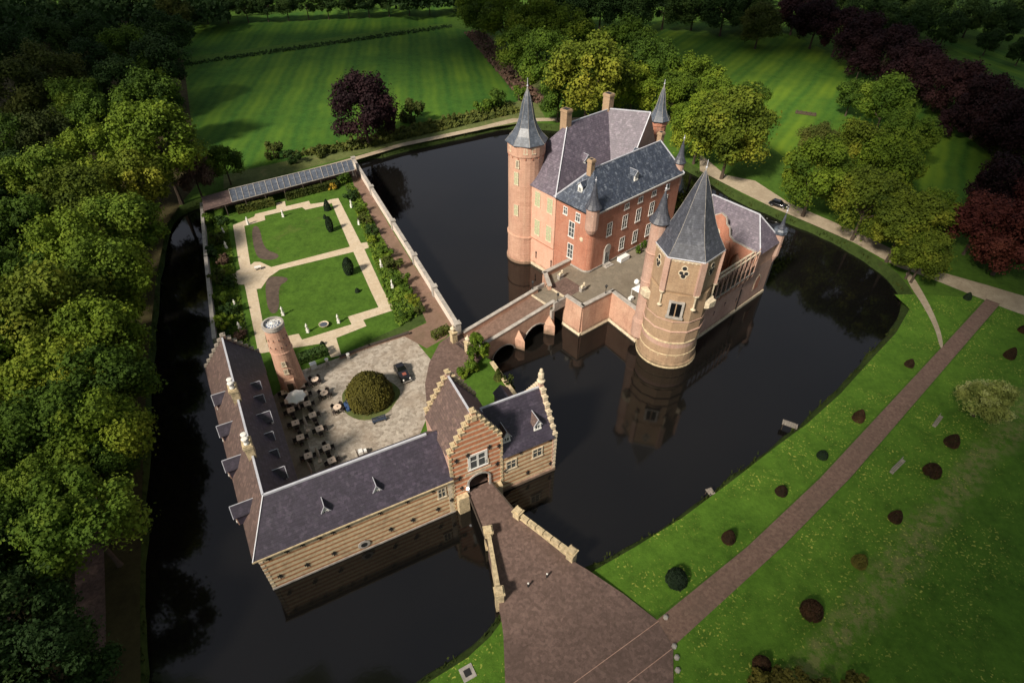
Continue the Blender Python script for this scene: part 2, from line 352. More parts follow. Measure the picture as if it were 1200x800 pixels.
# ------------------------------------------------------------------ mesh building
class MB:
    def __init__(s): s.v = []; s.f = []; s.m = []; s.cm = 0; s.T = None
    def add(s, vs, fs):
        o = len(s.v)
        if s.T is not None: vs = [s.T @ Vector(p) for p in vs]
        s.v += [tuple(p) for p in vs]
        for f in fs: s.f.append([i + o for i in f]); s.m.append(s.cm)
    def box(s, x0, x1, y0, y1, z0, z1):
        s.add([(x0, y0, z0), (x1, y0, z0), (x1, y1, z0), (x0, y1, z0), (x0, y0, z1), (x1, y0, z1), (x1, y1, z1), (x0, y1, z1)],
              [(0, 3, 2, 1), (4, 5, 6, 7), (0, 1, 5, 4), (1, 2, 6, 5), (2, 3, 7, 6), (3, 0, 4, 7)])
    def cbox(s, c, sx, sy, sz, rz=0):
        M_ = Matrix.Translation(Vector(c)) @ Matrix.Rotation(rz, 4, 'Z'); o = s.T
        s.T = M_ if o is None else o @ M_
        s.box(-sx / 2, sx / 2, -sy / 2, sy / 2, 0, sz); s.T = o
    def prism(s, pts, z0, z1, caps=True):
        n = len(pts); a = [(p[0], p[1], z0) for p in pts]; b = [(p[0], p[1], z1) for p in pts]
        fs = [(i, (i + 1) % n, n + (i + 1) % n, n + i) for i in range(n)]
        if caps: fs += [tuple(reversed(range(n))), tuple(range(n, 2 * n))]
        s.add(a + b, fs)
    def poly(s, pts): s.add(pts, [tuple(range(len(pts)))])
    def slab(s, outline, o, ud, nd, th):
        """vertical wall slab: outline of (u, z) points, origin o, along ud, thickness th along nd"""
        ud, nd, o = Vector(ud), Vector(nd), Vector(o)
        n = len(outline)
        a = [o + ud * u + Vector((0, 0, z)) for u, z in outline]; b = [p + nd * th for p in a]
        s.add(a + b, [tuple(range(n)), tuple(reversed(range(n, 2 * n)))] + [(i, n + i, n + (i + 1) % n, (i + 1) % n) for i in range(n)])
    def lathe(s, prof, n=16, c=(0, 0), rot=0, capb=True, capt=True):
        vs = []
        for r_, z in prof:
            for k in range(n):
                t = rot + 2 * PI * k / n; vs.append((c[0] + r_ * math.cos(t), c[1] + r_ * math.sin(t), z))
        fs = []
        for j in range(len(prof) - 1):
            for k in range(n):
                a = j * n + k; b = j * n + (k + 1) % n; fs.append((a, b, b + n, a + n))
        if capb: fs.append(tuple(reversed(range(n))))
        if capt: fs.append(tuple(range((len(prof) - 1) * n, len(prof) * n)))
        s.add(vs, fs)
    def bar(s, a, b, r_, n=4):
        a, b = Vector(a), Vector(b); d = b - a
        if d.length < 1e-6: return
        q = d.to_track_quat('Z', 'Y').to_matrix(); vs = []
        for e in (a, b):
            for k in range(n):
                t = 2 * PI * (k + .5) / n; vs.append(e + q @ Vector((r_ * math.cos(t), r_ * math.sin(t), 0)))
        s.add(vs, [(k, (k + 1) % n, n + (k + 1) % n, n + k) for k in range(n)] + [tuple(reversed(range(n))), tuple(range(n, 2 * n))])
    def ball(s, c, r_, n=10, sz=1.0):
        m_ = n // 2 + 1
        prof = [(max(0.001, r_ * math.sin(PI * j / m_)), c[2] + -r_ * sz * math.cos(PI * j / m_)) for j in range(m_ + 1)]
        s.lathe(prof, n, (c[0], c[1]))
    def mesh(s, name, mats, smooth=False, fix=True):
        me = bpy.data.meshes.new(name); me.from_pydata(s.v, [], s.f)
        for m_ in mats: me.materials.append(MATS[m_])
        for i, p in enumerate(me.polygons): p.material_index = s.m[i]
        if fix:
            bm = bmesh.new(); bm.from_mesh(me); bmesh.ops.recalc_face_normals(bm, faces=bm.faces); bm.to_mesh(me); bm.free()
        if smooth:
            for p in me.polygons: p.use_smooth = True
        me.update(); return me
    def build(s, name, mats, parent=None, loc=None, rz=0, smooth=False, fix=True):
        if isinstance(mats, str): mats = [mats]
        return link(name, s.mesh(name, mats, smooth, fix), parent, loc, rz)

def link(name, me, parent=None, loc=None, rz=0):
    o = bpy.data.objects.new(name, me); COL.objects.link(o)
    if parent: o.parent = parent
    if loc is not None: o.location = loc
    if rz: o.rotation_euler = (0, 0, rz)
    return o
def thing(name, label, cat, loc=(0, 0, 0), rz=0, group=None):
    o = link(name, None, None, loc, rz); o.empty_display_size = 0.5
    tag(o, label, cat, group); return o
def tag(o, label, cat, group=None):
    o['label'] = label; o['category'] = cat
    if group: o['group'] = group
    return o
def struct(o): o['kind'] = 'structure'; return o
def dup(o, loc, rz=None, label=None, scale=None):
    r_ = o.copy(); COL.objects.link(r_); r_.location = loc
    if rz is not None: r_.rotation_euler = (0, 0, rz)
    if scale: r_.scale = scale
    if label: r_['label'] = label
    for ch in o.children:
        c = ch.copy(); COL.objects.link(c); c.parent = r_
        for g in ch.children:
            d = g.copy(); COL.objects.link(d); d.parent = c
    return r_
def frame_thing(name, label, cat, fr, group=None):
    return thing(name, label, cat, (fr.o.x, fr.o.y, 0), fr.a, group)

# ------------------------------------------------------------------ the ground, the moat and the paths
def chaikin(p, k=2):
    for _ in range(k):
        q = []
        for i in range(len(p)):
            a, b = p[i], p[(i + 1) % len(p)]
            q += [a * .75 + b * .25, a * .25 + b * .75]
        p = q
    return p
def offset(pts, d):
    n = len(pts); out = []
    area = sum(pts[i].x * pts[(i + 1) % n].y - pts[(i + 1) % n].x * pts[i].y for i in range(n))
    sg = 1 if area > 0 else -1
    for i in range(n):
        t = (pts[(i + 1) % n] - pts[i - 1]); t.z = 0
        t.normalize(); out.append(pts[i] + Vector((t.y, -t.x, 0)) * d * sg)
    return out
moat_px = [(566, 748), (581, 722), (590, 708), (672, 668), (690, 664), (735, 641), (790, 608), (850, 563), (905, 521), (935, 497), (975, 461), (1012, 420),
           (1040, 391), (1056, 362), (1052, 342), (1030, 319), (1000, 299), (960, 277), (925, 263), (900, 252), (870, 240), (830, 215), (790, 192), (740, 172), (690, 160), (640, 152),
           (590, 151), (545, 162), (500, 172), (455, 183), (425, 190), (395, 199), (330, 217), (270, 233), (225, 246), (200, 262), (190, 320), (182, 400), (177, 500),
           (174, 600), (172, 700), (173, 800), (176, 960), (300, 960), (400, 880), (480, 802), (530, 772)]
moat = chaikin([P(x, y, WAT) for x, y in moat_px], 2)
moat = [p + Vector((noise.noise(p * .25), noise.noise(p * .25 + Vector((9, 3, 1))), 0)) * .5 for p in moat]
bank_in = offset(moat, -0.25); bank_mid = offset(moat, 0.35); bank_out = offset(moat, 1.6)
for p in bank_in: p.z = WAT - .5
for p in bank_mid: p.z = WAT + .55
for p in bank_out: p.z = OUT
mb = MB()
n_ = len(moat)
mb.add(bank_in + bank_mid + bank_out, [(j * n_ + i, j * n_ + (i + 1) % n_, (j + 1) * n_ + (i + 1) % n_, (j + 1) * n_ + i) for j in (0, 1) for i in range(n_)])
BIG = 2600
rim = [Vector((-BIG, -400, OUT)), Vector((BIG, -400, OUT)), Vector((BIG, 4800, OUT)), Vector((-BIG, 4800, OUT))]
mb.cm = 1
tri = tessellate_polygon([rim, bank_out])
vs = rim + bank_out
mb.add(vs, [t for t in tri])
g = mb.mesh('ground', ['bank_growth', 'ground_grass'])
bm = bmesh.new(); bm.from_mesh(g); bmesh.ops.remove_doubles(bm, verts=bm.verts, dist=0.001)
for f in bm.faces:
    if f.normal.z < 0: f.normal_flip()
bm.to_mesh(g); bm.free()
struct(link('ground', g))
mb = MB(); mb.poly([(-200, -60, WAT), (200, -60, WAT), (200, 220, WAT), (-200, 220, WAT)])
struct(mb.build('moat_water', 'moat_water'))

def sheet(name, px, z, mat, up=0.004, smooth=0, raw=False):
    pts = [Vector(p) for p in px] if raw else [P(x, y, z) for x, y in px]
    if smooth: pts = chaikin(pts, smooth)
    pts = [Vector((p.x, p.y, z + up)) for p in pts]
    t = tessellate_polygon([pts]); m_ = MB(); m_.add(pts, [f for f in t])
    me = m_.mesh(name, [mat])
    for p in me.polygons:
        if p.normal.z < 0: p.flip()
    return struct(link(name, me))
# fields and lawns outside
sheet('field', [(218, 76), (420, 47), (520, 31), (548, 36), (575, 60), (612, 92), (625, 110), (560, 146), (470, 160), (395, 175), (330, 190), (262, 200), (228, 150)], OUT, 'field_a')
sheet('field', [(216, 68), (420, 40), (525, 27), (530, 5), (440, 10), (330, 16), (240, 24), (205, 40)], OUT, 'field_a')
sheet('field', [(715, 30), (800, 24), (900, 33), (940, 46), (1010, 80), (1100, 125), (1165, 168), (1186, 196), (1160, 225), (1120, 250), (1050, 210), (940, 200), (860, 140), (780, 110)], OUT, 'field_b')
sheet('field', [(1095, 46), (1200, 62), (1290, 80), (1290, 130), (1200, 97), (1130, 66)], OUT, 'field_a')
sheet('field', [(90, 22), (170, 6), (175, 14), (100, 34), (40, 40)], OUT, 'field_a')
sheet('meadow', [(1048, 345), (1085, 345), (1152, 350), (1108, 400), (960, 558), (874, 640), (770, 722), (693, 670), (745, 640), (800, 606), (858, 563), (912, 521), (945, 497), (985, 461), (1022, 420), (1050, 390), (1066, 362)], OUT, 'lawn_outer', up=0.006)
sheet('meadow', [(1172, 358), (1300, 400), (1400, 1000), (790, 1000), (790, 755), (918, 640), (998, 560), (1136, 400)], OUT, 'lawn_outer', up=0.006)
sheet('meadow', [(592, 722), (594, 1000), (500, 1000), (470, 830), (505, 797), (548, 770), (575, 745)], OUT, 'lawn_outer', up=0.006)
sheet('verge', [(420, 170), (500, 148), (590, 125), (625, 112), (640, 140), (560, 152), (480, 166), (425, 180), (330, 205), (262, 222), (262, 205), (330, 190)], OUT, 'rough_grass', up=0.010)
sheet('verge', [(548, 36), (575, 40), (640, 95), (650, 130), (620, 118), (590, 75)], OUT, 'rough_grass', up=0.010)
sheet('wood_floor', [(-300, 30), (40, 10), (200, 10), (215, 70), (225, 150), (240, 205), (215, 235), (196, 262), (184, 320), (175, 400), (169, 500), (166, 600), (164, 700), (166, 960), (-400, 960)], OUT, 'wood_floor', up=0.006)
# paths
sheet('woodland_track', [(100, 560), (118, 560), (122, 650), (124, 720), (126, 960), (84, 960), (87, 800), (88, 650)], OUT, 'brick_paving', up=0.012)
sheet('long_path', [(770, 726), (876, 640), (961, 560), (1110, 400), (1156, 350), (1172, 356), (1134, 400), (996, 560), (917, 640), (789, 757)], OUT, 'brick_road', up=0.016)
sheet('sand_path', [(820, 180), (850, 205), (885, 212), (925, 238), (1000, 270), (1100, 318), (1160, 335), (1260, 365), (1260, 390), (1180, 362), (1100, 330), (1050, 312), (1000, 284), (950, 262), (905, 243), (870, 226), (820, 200)], OUT, 'sand_path', up=0.014)
sheet('sand_path', [(1060, 318), (1068, 320), (1086, 350), (1100, 380), (1106, 404), (1102, 410), (1096, 385), (1080, 355), (1066, 335)], OUT, 'sand_path', up=0.020, smooth=2)
sheet('sand_path', [(262, 224), (395, 190), (470, 168), (560, 149), (600, 139), (720, 137), (720, 140), (605, 143), (560, 153), (470, 172), (395, 194), (262, 229)], OUT, 'sand_path', up=0.014)
for q in ([(612, 95), (640, 110), (636, 116), (606, 100)], [(575, 58), (590, 66), (585, 72), (570, 62)]):
    sheet('sand_path', q, OUT, 'soil_path', up=0.018)

# the gate forecourt outside: deck over the moat and the wide brick square, one sloping sheet with sides
def sloped(name, pts, mat, depth):
    m_ = MB(); n = len(pts)
    m_.add(pts + [Vector((p.x, p.y, depth)) for p in pts], [(i, (i + 1) % n, n + (i + 1) % n, n + i) for i in range(n)])
    t = tessellate_polygon([pts]); m_.add(pts, [f for f in t])
    return m_.build(name, mat)
zq = FOR - .02
sq = [P(572, 640, zq), P(580, 680, zq - .3), P(586, 712, -2.9), P(590, 745, OUT + .05), P(592, 800, OUT + .05), P(594, 1000, OUT + .05), P(800, 1000, OUT + .05), P(789, 800, OUT + .05),
      P(789, 757, OUT + .05), P(770, 726, OUT + .05), P(730, 695, -3.3), P(690, 668, -2.9), P(668, 655, -2.6), P(640, 633, -2.35), P(611, 608, zq)]
struct(sloped('brick_square', sq, 'brick_paving', WAT - .4))
mb = MB()   # paler kerb lines across the square
for a, b_ in (((772, 727), (668, 803)), ((787, 760), (735, 800))):
    p, q = P(a[0], a[1], OUT + .06), P(b_[0], b_[1], OUT + .06); mb.bar(p, q, .045)
struct(mb.build('kerb', 'brick_mauve'))

# added unseen cloud deck, its hole shaped to darken everything around the castle
def shade_cloud_deck():
    m, n, b = nodes_of('added_cloud'); b.inputs['Base Color'].default_value = (.9, .9, .9, 1); b.inputs['Roughness'].default_value = 1
    MATS['added_cloud'] = m
    r = random.Random(11); m_ = MB(); H_ = 210.0; sh = SUN_AZ * (H_ / math.tan(SUN_EL))
    for gx in range(-330, 331, 36):
        for gy in range(-60, 300, 36):
            x, y = gx + r.uniform(-9, 9), gy + r.uniform(-9, 9)
            ex, ey = (x + 4 - max(0, y - 120) * .2) / ((116.0 if x < -4 else 100.0) + max(0, y - 120) * .3), (y - 116) / 114.0
            d = math.sqrt(ex * ex + ey * ey) + max(0, x - 10) * max(0, 54 - y) * .0014
            if d < 1.0 + .08 * math.sin(3 * math.atan2(ey, ex)): continue
            R_ = r.uniform(22, 30); o_ = len(m_.v)
            c = Vector((x + sh.x, y + sh.y, H_ + r.uniform(0, 12)))
            prof = [(R_ * .5, -4), (R_ * .9, 0), (R_, 5), (R_ * .86, 11), (R_ * .55, 17), (R_ * .12, 20)]
            m_.lathe([(p_, c.z + z_) for p_, z_ in prof], 18, (c.x, c.y))
            for i in range(o_, len(m_.v)):
                v = Vector(m_.v[i]); k = noise.noise(v * .05) * .35 + noise.noise(v * .13) * .18
                q = v - c; m_.v[i] = tuple(c + Vector((q.x * (1 + k), q.y * (1 + k), q.z * (1 + k))))
    o = m_.build('added_shade_clouds', 'added_cloud', smooth=True); struct(o)
shade_cloud_deck()

# ------------------------------------------------------------------ generic building pieces
WIN = {}
def win_mesh(style, w_, h_):
    key = (style, round(w_, 2), round(h_, 2))
    if key in WIN: return WIN[key]
    m_ = MB(); p_ = MB(); x = w_ / 2
    if style == 'shutter':        # cream surround, greenish closed casements
        m_.box(-x - .16, x + .16, 0.0, .09, -.22, -.0); m_.box(-x - .14, -x, 0, .07, 0, h_); m_.box(x, x + .14, 0, .07, 0, h_); m_.box(-x - .14, x + .14, 0, .07, h_, h_ + .14)
        m_.box(-.05, .05, 0, .06, 0, h_); m_.box(-x, x, 0, .06, h_ * .55, h_ * .55 + .12)
        for k in (1, 2, 4, 5): m_.box(-x, x, 0, .045, h_ * k / 6.0, h_ * k / 6.0 + .04)
        p_.box(-x, x, .0, .03, 0, h_); pm = 'cream_shutter'; fm = 'stone_pale'
    elif style == 'arrow':
        m_.box(-x - .1, x + .1, 0, .05, -.1, 0); p_.box(-x, x, 0, .02, 0, h_); p_.ball((0, .0, h_ * .8), x * 1.7, 8); pm = 'iron'; fm = 'brick_orange'
    else:
        s_ = {'sash': .12, 'cross': .34}.get(style, .18)
        fm = 'white_paint' if style in ('sash', 'small', 'cross') else 'stone_pale'
        m_.box(-x - s_ - .06, x + s_ + .06, 0, .14, -.2, -.0); m_.box(-x - s_, -x, 0, .08, 0, h_); m_.box(x, x + s_, 0, .08, 0, h_); m_.box(-x - s_, x + s_, 0, .09, h_, h_ + s_)
        q_ = .13 if style == 'cross' else .045; m_.box(-q_, q_, 0, .07, 0, h_)
        if h_ > 1.2: m_.box(-x, x, 0, .06, h_ * .58, h_ * .58 + .1)
        if h_ > 1.8 and style == 'sash': m_.box(-x, x, 0, .05, h_ * .28, h_ * .28 + .05)
        p_.box(-x, x, 0, .025, 0, h_); pm = 'window_glass'
    WIN[key] = (m_.mesh('window', [fm]), p_.mesh('pane', [pm])); return WIN[key]
def window(parent, a, b_, z, deg, style, w_, h_, label=None):
    """z is the sill; deg = direction of the outward normal in the parent's frame"""
    fm, pm = win_mesh(style, w_, h_)
    o = link('window', fm, parent, (a, b_, z), R(deg - 90)); link('pane', pm, o)
    if label: o['label'] = label
    return o
def hip_roof(m_, f4, r2):
    """f4: four eave corners in order, r2: ridge ends, r2[0] near edge f4[3]-f4[0]"""
    a, b_, c, d = f4; r0, r1 = r2
    m_.add([a, b_, c, d, r0, r1], [(0, 1, 5, 4), (2, 3, 4, 5), (3, 0, 4), (1, 2, 5), (0, 3, 2, 1)])
def ridge_line(parent, segs, r_=.13, mat='lead'):
    m_ = MB()
    for a, b_ in segs: m_.bar(Vector(a) + Vector((0, 0, .04)), Vector(b_) + Vector((0, 0, .04)), r_)
    return m_.build('ridge_capping', mat, parent)
def stepped(u0, u1, ze, zp, n):
    """outline (u,z) of a stepped gable above ze, closed along the base by the caller"""
    pts = []; mid = (u0 + u1) / 2; cw = (u1 - u0) / (2 * n + 1); hz_ = (zp - ze) / (n + 1)
    for i in range(n): pts += [(u0 + i * cw, ze + (i + 1) * hz_), (u0 + (i + 1) * cw, ze + (i + 1) * hz_)]
    pts += [(u0 + n * cw, zp), (u1 - n * cw, zp)]
    for i in range(n - 1, -1, -1): pts += [(u1 - (i + 1) * cw, ze + (i + 1) * hz_), (u1 - i * cw, ze + (i + 1) * hz_)]
    return pts
CAP = {}
def step_caps(parent, mat, u0, u1, ze, zp, n, o, ud, nd, th):
    """one pale coping stone on each step"""
    ud, nd, o = Vector(ud), Vector(nd), Vector(o); cw = (u1 - u0) / (2 * n + 1); hz_ = (zp - ze) / (n + 1)
    ang = math.atan2(ud.y, ud.x)
    for i in range(2 * n + 1):
        j = min(i, 2 * n - i); z = ze + (j + 1) * hz_
        if j == n: z = zp
        s_ = 0 if i == n else (-1 if i < n else 1); key = (round(cw, 2), s_, mat, th)
        if key not in CAP:
            m_ = MB(); m_.box(-cw / 2 - .08, cw / 2 + .08, -th / 2 - .1, th / 2 + .1, -.02, .16); m_.box(-cw * .31, cw * .31, -th * .4, th * .4, .14, .32)
            if s_: m_.box(s_ * cw * .36 - cw * .17, s_ * cw * .36 + cw * .17, -th / 2 - .05, th / 2 + .05, -.5, .02)
            CAP[key] = m_.mesh('coping_stone', [mat])
        c = o + ud * (u0 + (i + .5) * cw) + nd * (th / 2) + Vector((0, 0, z))
        link('coping_stone', CAP[key], parent, c, ang)
DORM = {}
def dormer(parent, a, b_, z, deg, w_, h_, g_, L, wallm, roofm, winw=.5, winh=.7, white=False):
    """front foot centre at (a,b,z); outward normal at deg; wall height h_, gable g_, running back L"""
    key = (w_, h_, g_, L, wallm, roofm)
    if key not in DORM:
        m_ = MB(); x = w_ / 2
        m_.cm = 0
        m_.slab([(-x, -.3), (x, -.3), (x, h_), (0, h_ + g_), (-x, h_)], (0, 0, 0), (1, 0, 0), (0, -1, 0), .12)
        m_.cm = 1
        m_.add([(-x, -.1, -.3), (-x, -L, -.3), (-x, -L, h_), (-x, -.1, h_)], [(0, 1, 2, 3)]); m_.add([(x, -.1, -.3), (x, -L, -.3), (x, -L, h_), (x, -.1, h_)], [(0, 1, 2, 3)])
        e = .15; t = .07
        for s_ in (-1, 1):
            q = [(s_ * (x + e), .15, h_ - e * g_ / x), (0, .15, h_ + g_), (0, -L, h_ + g_), (s_ * (x + e), -L, h_ - e * g_ / x)]
            m_.add([(p[0], p[1], p[2] + .02) for p in q] + [(p[0], p[1], p[2] + t + .02) for p in q], [(0, 1, 2, 3), (4, 5, 6, 7), (0, 1, 5, 4), (1, 2, 6, 5), (2, 3, 7, 6), (3, 0, 4, 7)])
        m_.cm = 2; m_.bar((0, .18, h_ + g_ + t), (0, -L, h_ + g_ + t), .05)
        for s_ in (-1, 1): m_.bar((0, .18, h_ + g_ + .03), (s_ * (x + e), .18, h_ - e * g_ / x + .03), .05)
        DORM[key] = m_.mesh('dormer', [wallm, roofm, 'lead'])
    o = link('dormer', DORM[key], parent, (a, b_, z), R(deg - 90))
    if winw: window(o, 0, 0.0, h_ * .15, 90, 'small', winw, winh)
    return o
def chimney(parent, a, b_, z0, z1, sx, sy, mat, rz=0, pots=0, potm='stone_pale'):
    m_ = MB(); m_.T = Matrix.Translation((a, b_, 0)) @ Matrix.Rotation(rz, 4, 'Z')
    m_.box(-sx / 2, sx / 2, -sy / 2, sy / 2, z0, z1 - .5); m_.box(-sx / 2 - .1, sx / 2 + .1, -sy / 2 - .1, sy / 2 + .1, z1 - .5, z1 - .15)
    m_.box(-sx / 2 - .02, sx / 2 + .02, -sy / 2 - .02, sy / 2 + .02, z1 - .15, z1)
    m_.cm = 1
    m_.box(-sx / 2 + .18, sx / 2 - .18, -sy / 2 + .18, sy / 2 - .18, z1, z1 + .02)
    o = m_.build('chimney', [mat, 'iron'], parent)
    if pots:
        p_ = MB(); p_.T = m_.T
        for k in range(pots):
            y = (k - (pots - 1) / 2) * sy / pots
            p_.lathe([(.26, z1 + .02), (.3, z1 + .12), (.2, z1 + .4), (.34, z1 + .75), (.36, z1 + .95), (.22, z1 + 1.0)], 10, (0, y))
        p_.build('chimney_pot', potm, o)
    return o
def spire(parent, c, r_, z0, z1, n, mat, name='spire', flare=1.0, rot=0, steps=7, fin=1.2, metal='lead'):
    prof = []
    for i in range(steps + 1):
        t = i / steps; rr = r_ * ((1 - t) * (1 - flare * .32 * math.sin(PI * min(1, t * 1.15)) ** 1.0 * (1 - t * .3)))
        prof.append((max(.02, rr), z0 + (z1 - z0) * t))
    m_ = MB(); m_.lathe([(r_ - .05, z0 - .12)] + prof, n, c, rot); o = m_.build(name, mat, parent)
    f_ = MB(); f_.bar((c[0], c[1], z1 - .3), (c[0], c[1], z1 + fin), .05, 6); f_.ball((c[0], c[1], z1 + .25), .16, 8)
    f_.build('finial', metal, o)
    if n <= 8 and r_ > 1.2:
        h_ = MB()
        for k in range(n):
            t = rot + 2 * PI * k / n
            for (ra, za), (rb, zb) in zip(prof[:-1], prof[1:]):
                h_.bar((c[0] + ra * math.cos(t), c[1] + ra * math.sin(t), za), (c[0] + rb * math.cos(t), c[1] + rb * math.sin(t), zb), .03)
        h_.build('hip_capping', 'stone_grey', o)
    return o
def footprint_wall(pts, z0, z1, cap=False):
    m_ = MB(); m_.prism(pts, z0, z1, cap); return m_
def band(pts, z0, z1, off, closed=False):
    """string course following a footprint, standing off from it"""
    m_ = MB(); n = len(pts)
    for i in range(n if closed else n - 1):
        a, b_ = Vector((*pts[i], 0)), Vector((*pts[(i + 1) % n], 0)); d = (b_ - a)
        L = d.length; d.normalize(); ang = math.atan2(d.y, d.x); c = (a + b_) / 2
        m_.cbox((c.x, c.y, z0), L + off, off * 2, z1 - z0, ang)
    return m_

# ------------------------------------------------------------------ the keep
keep = frame_thing('castle_keep', 'large orange and pink brick castle residence with steep purple and blue slate roofs', 'castle', K)
rc = 1.3
corner = [(rc - rc * math.cos(t), rc - rc * math.sin(t)) for t in [PI / 2 * k / 6 for k in range(7)]]   # from (0,rc) to (rc,0)
front_fp = [(0, 8.8)] + corner + [(25, 0), (25, 8.8)]
footprint_wall(front_fp, -5.3, 12.0, True).build('front_wall', 'brick_orange', keep)
footprint_wall([(.02, 8.82), (30, 8.82), (30, 20.8), (.02, 20.8)], -5.3, 12.4, True).build('garden_wall', 'brick_pink', keep)
band([(0, 16.0), (0, 4.2)], 1.0, 1.2, .10).build('string_course', 'brick_orange', keep)
m_ = band([(0, 16.0), (0, 4.3)], -5.2, -4.4, .12); m_.build('plinth', 'stone_pale', keep)
band([(0, 4.2)] + corner + [(25, 0)], 0.0, .35, .08).build('base_course', 'stone_grey', keep)
m_ = MB(); m_.bar((-.1, 8.6, -4.6), (-.1, 8.6, 12.0), .09, 6); m_.build('downpipe', 'brick_tower', keep)
m_ = MB(); m_.box(-.4, 25.3, -.42, -.12, 11.85, 12.08); m_.build('gutter', 'white_paint', keep)
m_ = MB(); m_.box(-.42, -.12, 0, 8.6, 11.85, 12.05); m_.build('gutter', 'iron', keep)
for k in range(34):
    pass
m_ = MB(); m_.box(1.5, 24.9, -.05, 0, 11.3, 11.85)
for k in range(30): m_.box(1.6 + k * .78, 1.85 + k * .78, -.16, 0, 11.35, 11.75)
m_.build('cornice', 'brick_mauve', keep)
# front wing roof
m_ = MB(); hip_roof(m_, [(-.35, -.35, 12.05), (25.35, -.35, 12.05), (25.3, 9.0, 12.05), (-.35, 9.0, 12.05)], [(4.6, 4.5, 17.5), (22.9, 4.5, 17.5)])
fr_ = m_.build('front_roof', 'slate_blue', keep)
ridge_line(fr_, [((4.6, 4.5, 17.5), (22.9, 4.5, 17.5)), ((4.6, 4.5, 17.5), (-.35, 9.0, 12.05)), ((22.9, 4.5, 17.5), (25.35, -.35, 12.05))], .14, 'lead')
# big rear roof
m_ = MB(); hip_roof(m_, [(-.4, 8.5, 12.0), (30.3, 8.5, 12.0), (30.3, 21.1, 12.0), (-.4, 21.1, 12.0)], [(8.2, 14.9, 21.4), (20.0, 14.9, 21.4)])
rr_ = m_.build('main_roof', 'slate_purple', keep)
ridge_line(rr_, [((8.2, 14.9, 21.4), (20, 14.9, 21.4)), ((8.2, 14.9, 21.4), (-.4, 8.5, 12.0))], .13)
# cross roof with slate-hung gable
m_ = MB()
c0, c1 = Vector((19.2, 15.2, 21.5)), Vector((22.6, 7.5, 22.0))
l0, l1 = Vector((13.2, 13.0, 12.3)), Vector((16.2, 5.9, 13.2)); q0, q1 = Vector((25.6, 18.0, 12.3)), Vector((29.4, 9.6, 12.3))
m_.cm = 0; m_.add([c0, c1, l1, l0], [(0, 1, 2, 3)]); m_.add([c0, c1, q1, q0], [(0, 1, 2, 3)]); m_.add([c0, l0, q0], [(0, 1, 2)])
m_.cm = 1; m_.add([c1, l1, q1], [(0, 1, 2)])
cr_ = m_.build('cross_roof', ['slate_purple', 'brick_mauve'], keep)
ridge_line(cr_, [(c0, c1), (c1, l1)], .13)
chimney(keep, 8.2, 15.3, 17.0, 23.9, 1.3, 1.6, 'brick_tan')
chimney(keep, 19.6, 15.4, 19.0, 24.2, 1.3, 1.6, 'brick_tan')
chimney(keep, 4.0, 4.7, 14.0, 19.2, .95, .95, 'brick_tan')
chimney(keep, 23.4, 5.0, 14.0, 18.9, .95, .95, 'brick_tan')
dormer(keep, 12.6, 1.3, 13.9, 270, 1.1, 1.2, .6, 2.0, 'white_paint', 'slate_blue', .5, .7)
dormer(keep, 1.6, 4.6, 13.9, 180, 1.1, 1.3, .6, 2.2, 'white_paint', 'slate_blue', .5, .7)
dormer(keep, 9.6, 10.6, 14.4, 270, 1.6, 1.3, .8, 2.6, 'white_paint', 'slate_purple', .8, .8)
dormer(keep, 18.2, 6.5, 15.0, 90, 1.2, 1.2, .6, 2.4, 'white_paint', 'slate_blue', .5, .7)
# windows of the moat side (outward normal -a = 180)
for b_, z in ((13.45, 8.4), (10.15, 8.3)): window(keep, 0, b_, z, 180, 'shutter', 1.25, 2.7)
for b_, z in ((13.35, 2.4), (10.15, 2.4)): window(keep, 0, b_, z, 180, 'shutter', 1.25, 3.0)
for b_ in (13.4, 9.1): window(keep, -.06, b_, -2.9, 180, 'arrow', .22, 1.5, 'narrow arrow slit low in the wall')
for b_, z, w1, h1 in ((6.2, 9.7, .8, 1.3), (3.1, 9.5, .9, 1.5), (4.4, 5.9, 1.2, 2.9), (4.35, 1.5, 1.2, 2.8)):
    window(keep, 0, b_, z, 180, 'sash', w1, h1)
m_ = MB(); m_.T = Matrix.Translation((0, 1.9, 6.4)) @ Matrix.Rotation(-PI / 2, 4, 'Y'); m_.lathe([(.42, 0), (.42, .08), (.22, .1)], 14); m_.build('wall_medallion', 'stone_pale', keep)
for a in (5.1, 9.3, 13.1, 17.0, 21.0):
    window(keep, a, 0, 6.1, 270, 'sash', 1.15, 2.5)
    if a > 6: window(keep, a, 0, 1.6, 270, 'sash', 1.15, 2.4)
    if a > 6: window(keep, a, 0, 10.0, 270, 'small', .95, .9)
m_ = MB(); m_.box(4.3, 5.9, -.14, 0, .1, 3.5); m_.T = Matrix.Translation((5.1, -.14, 3.5)) @ Matrix.Rotation(-PI / 2, 4, 'X'); m_.lathe([(.85, -.14), (.85, 0.0)], 16)
dr = m_.build('entrance_door', 'stone_grey', keep)
m_ = MB(); m_.box(4.45, 5.75, -.2, -.14, .2, 3.4); m_.cm = 1; m_.box(4.6, 5.05, -.23, -.2, .4, 3.1); m_.box(5.15, 5.6, -.23, -.2, .4, 3.1); m_.build('door_leaf', ['white_paint', 'window_glass'], dr)
# steps to the entrance
m_ = MB(); m_.box(4.1, 6.1, -1.3, -.25, 0.0, .18); m_.box(4.3, 5.9, -.9, -.24, .18, .36); m_.build('doorstep', 'stone_grey', keep)
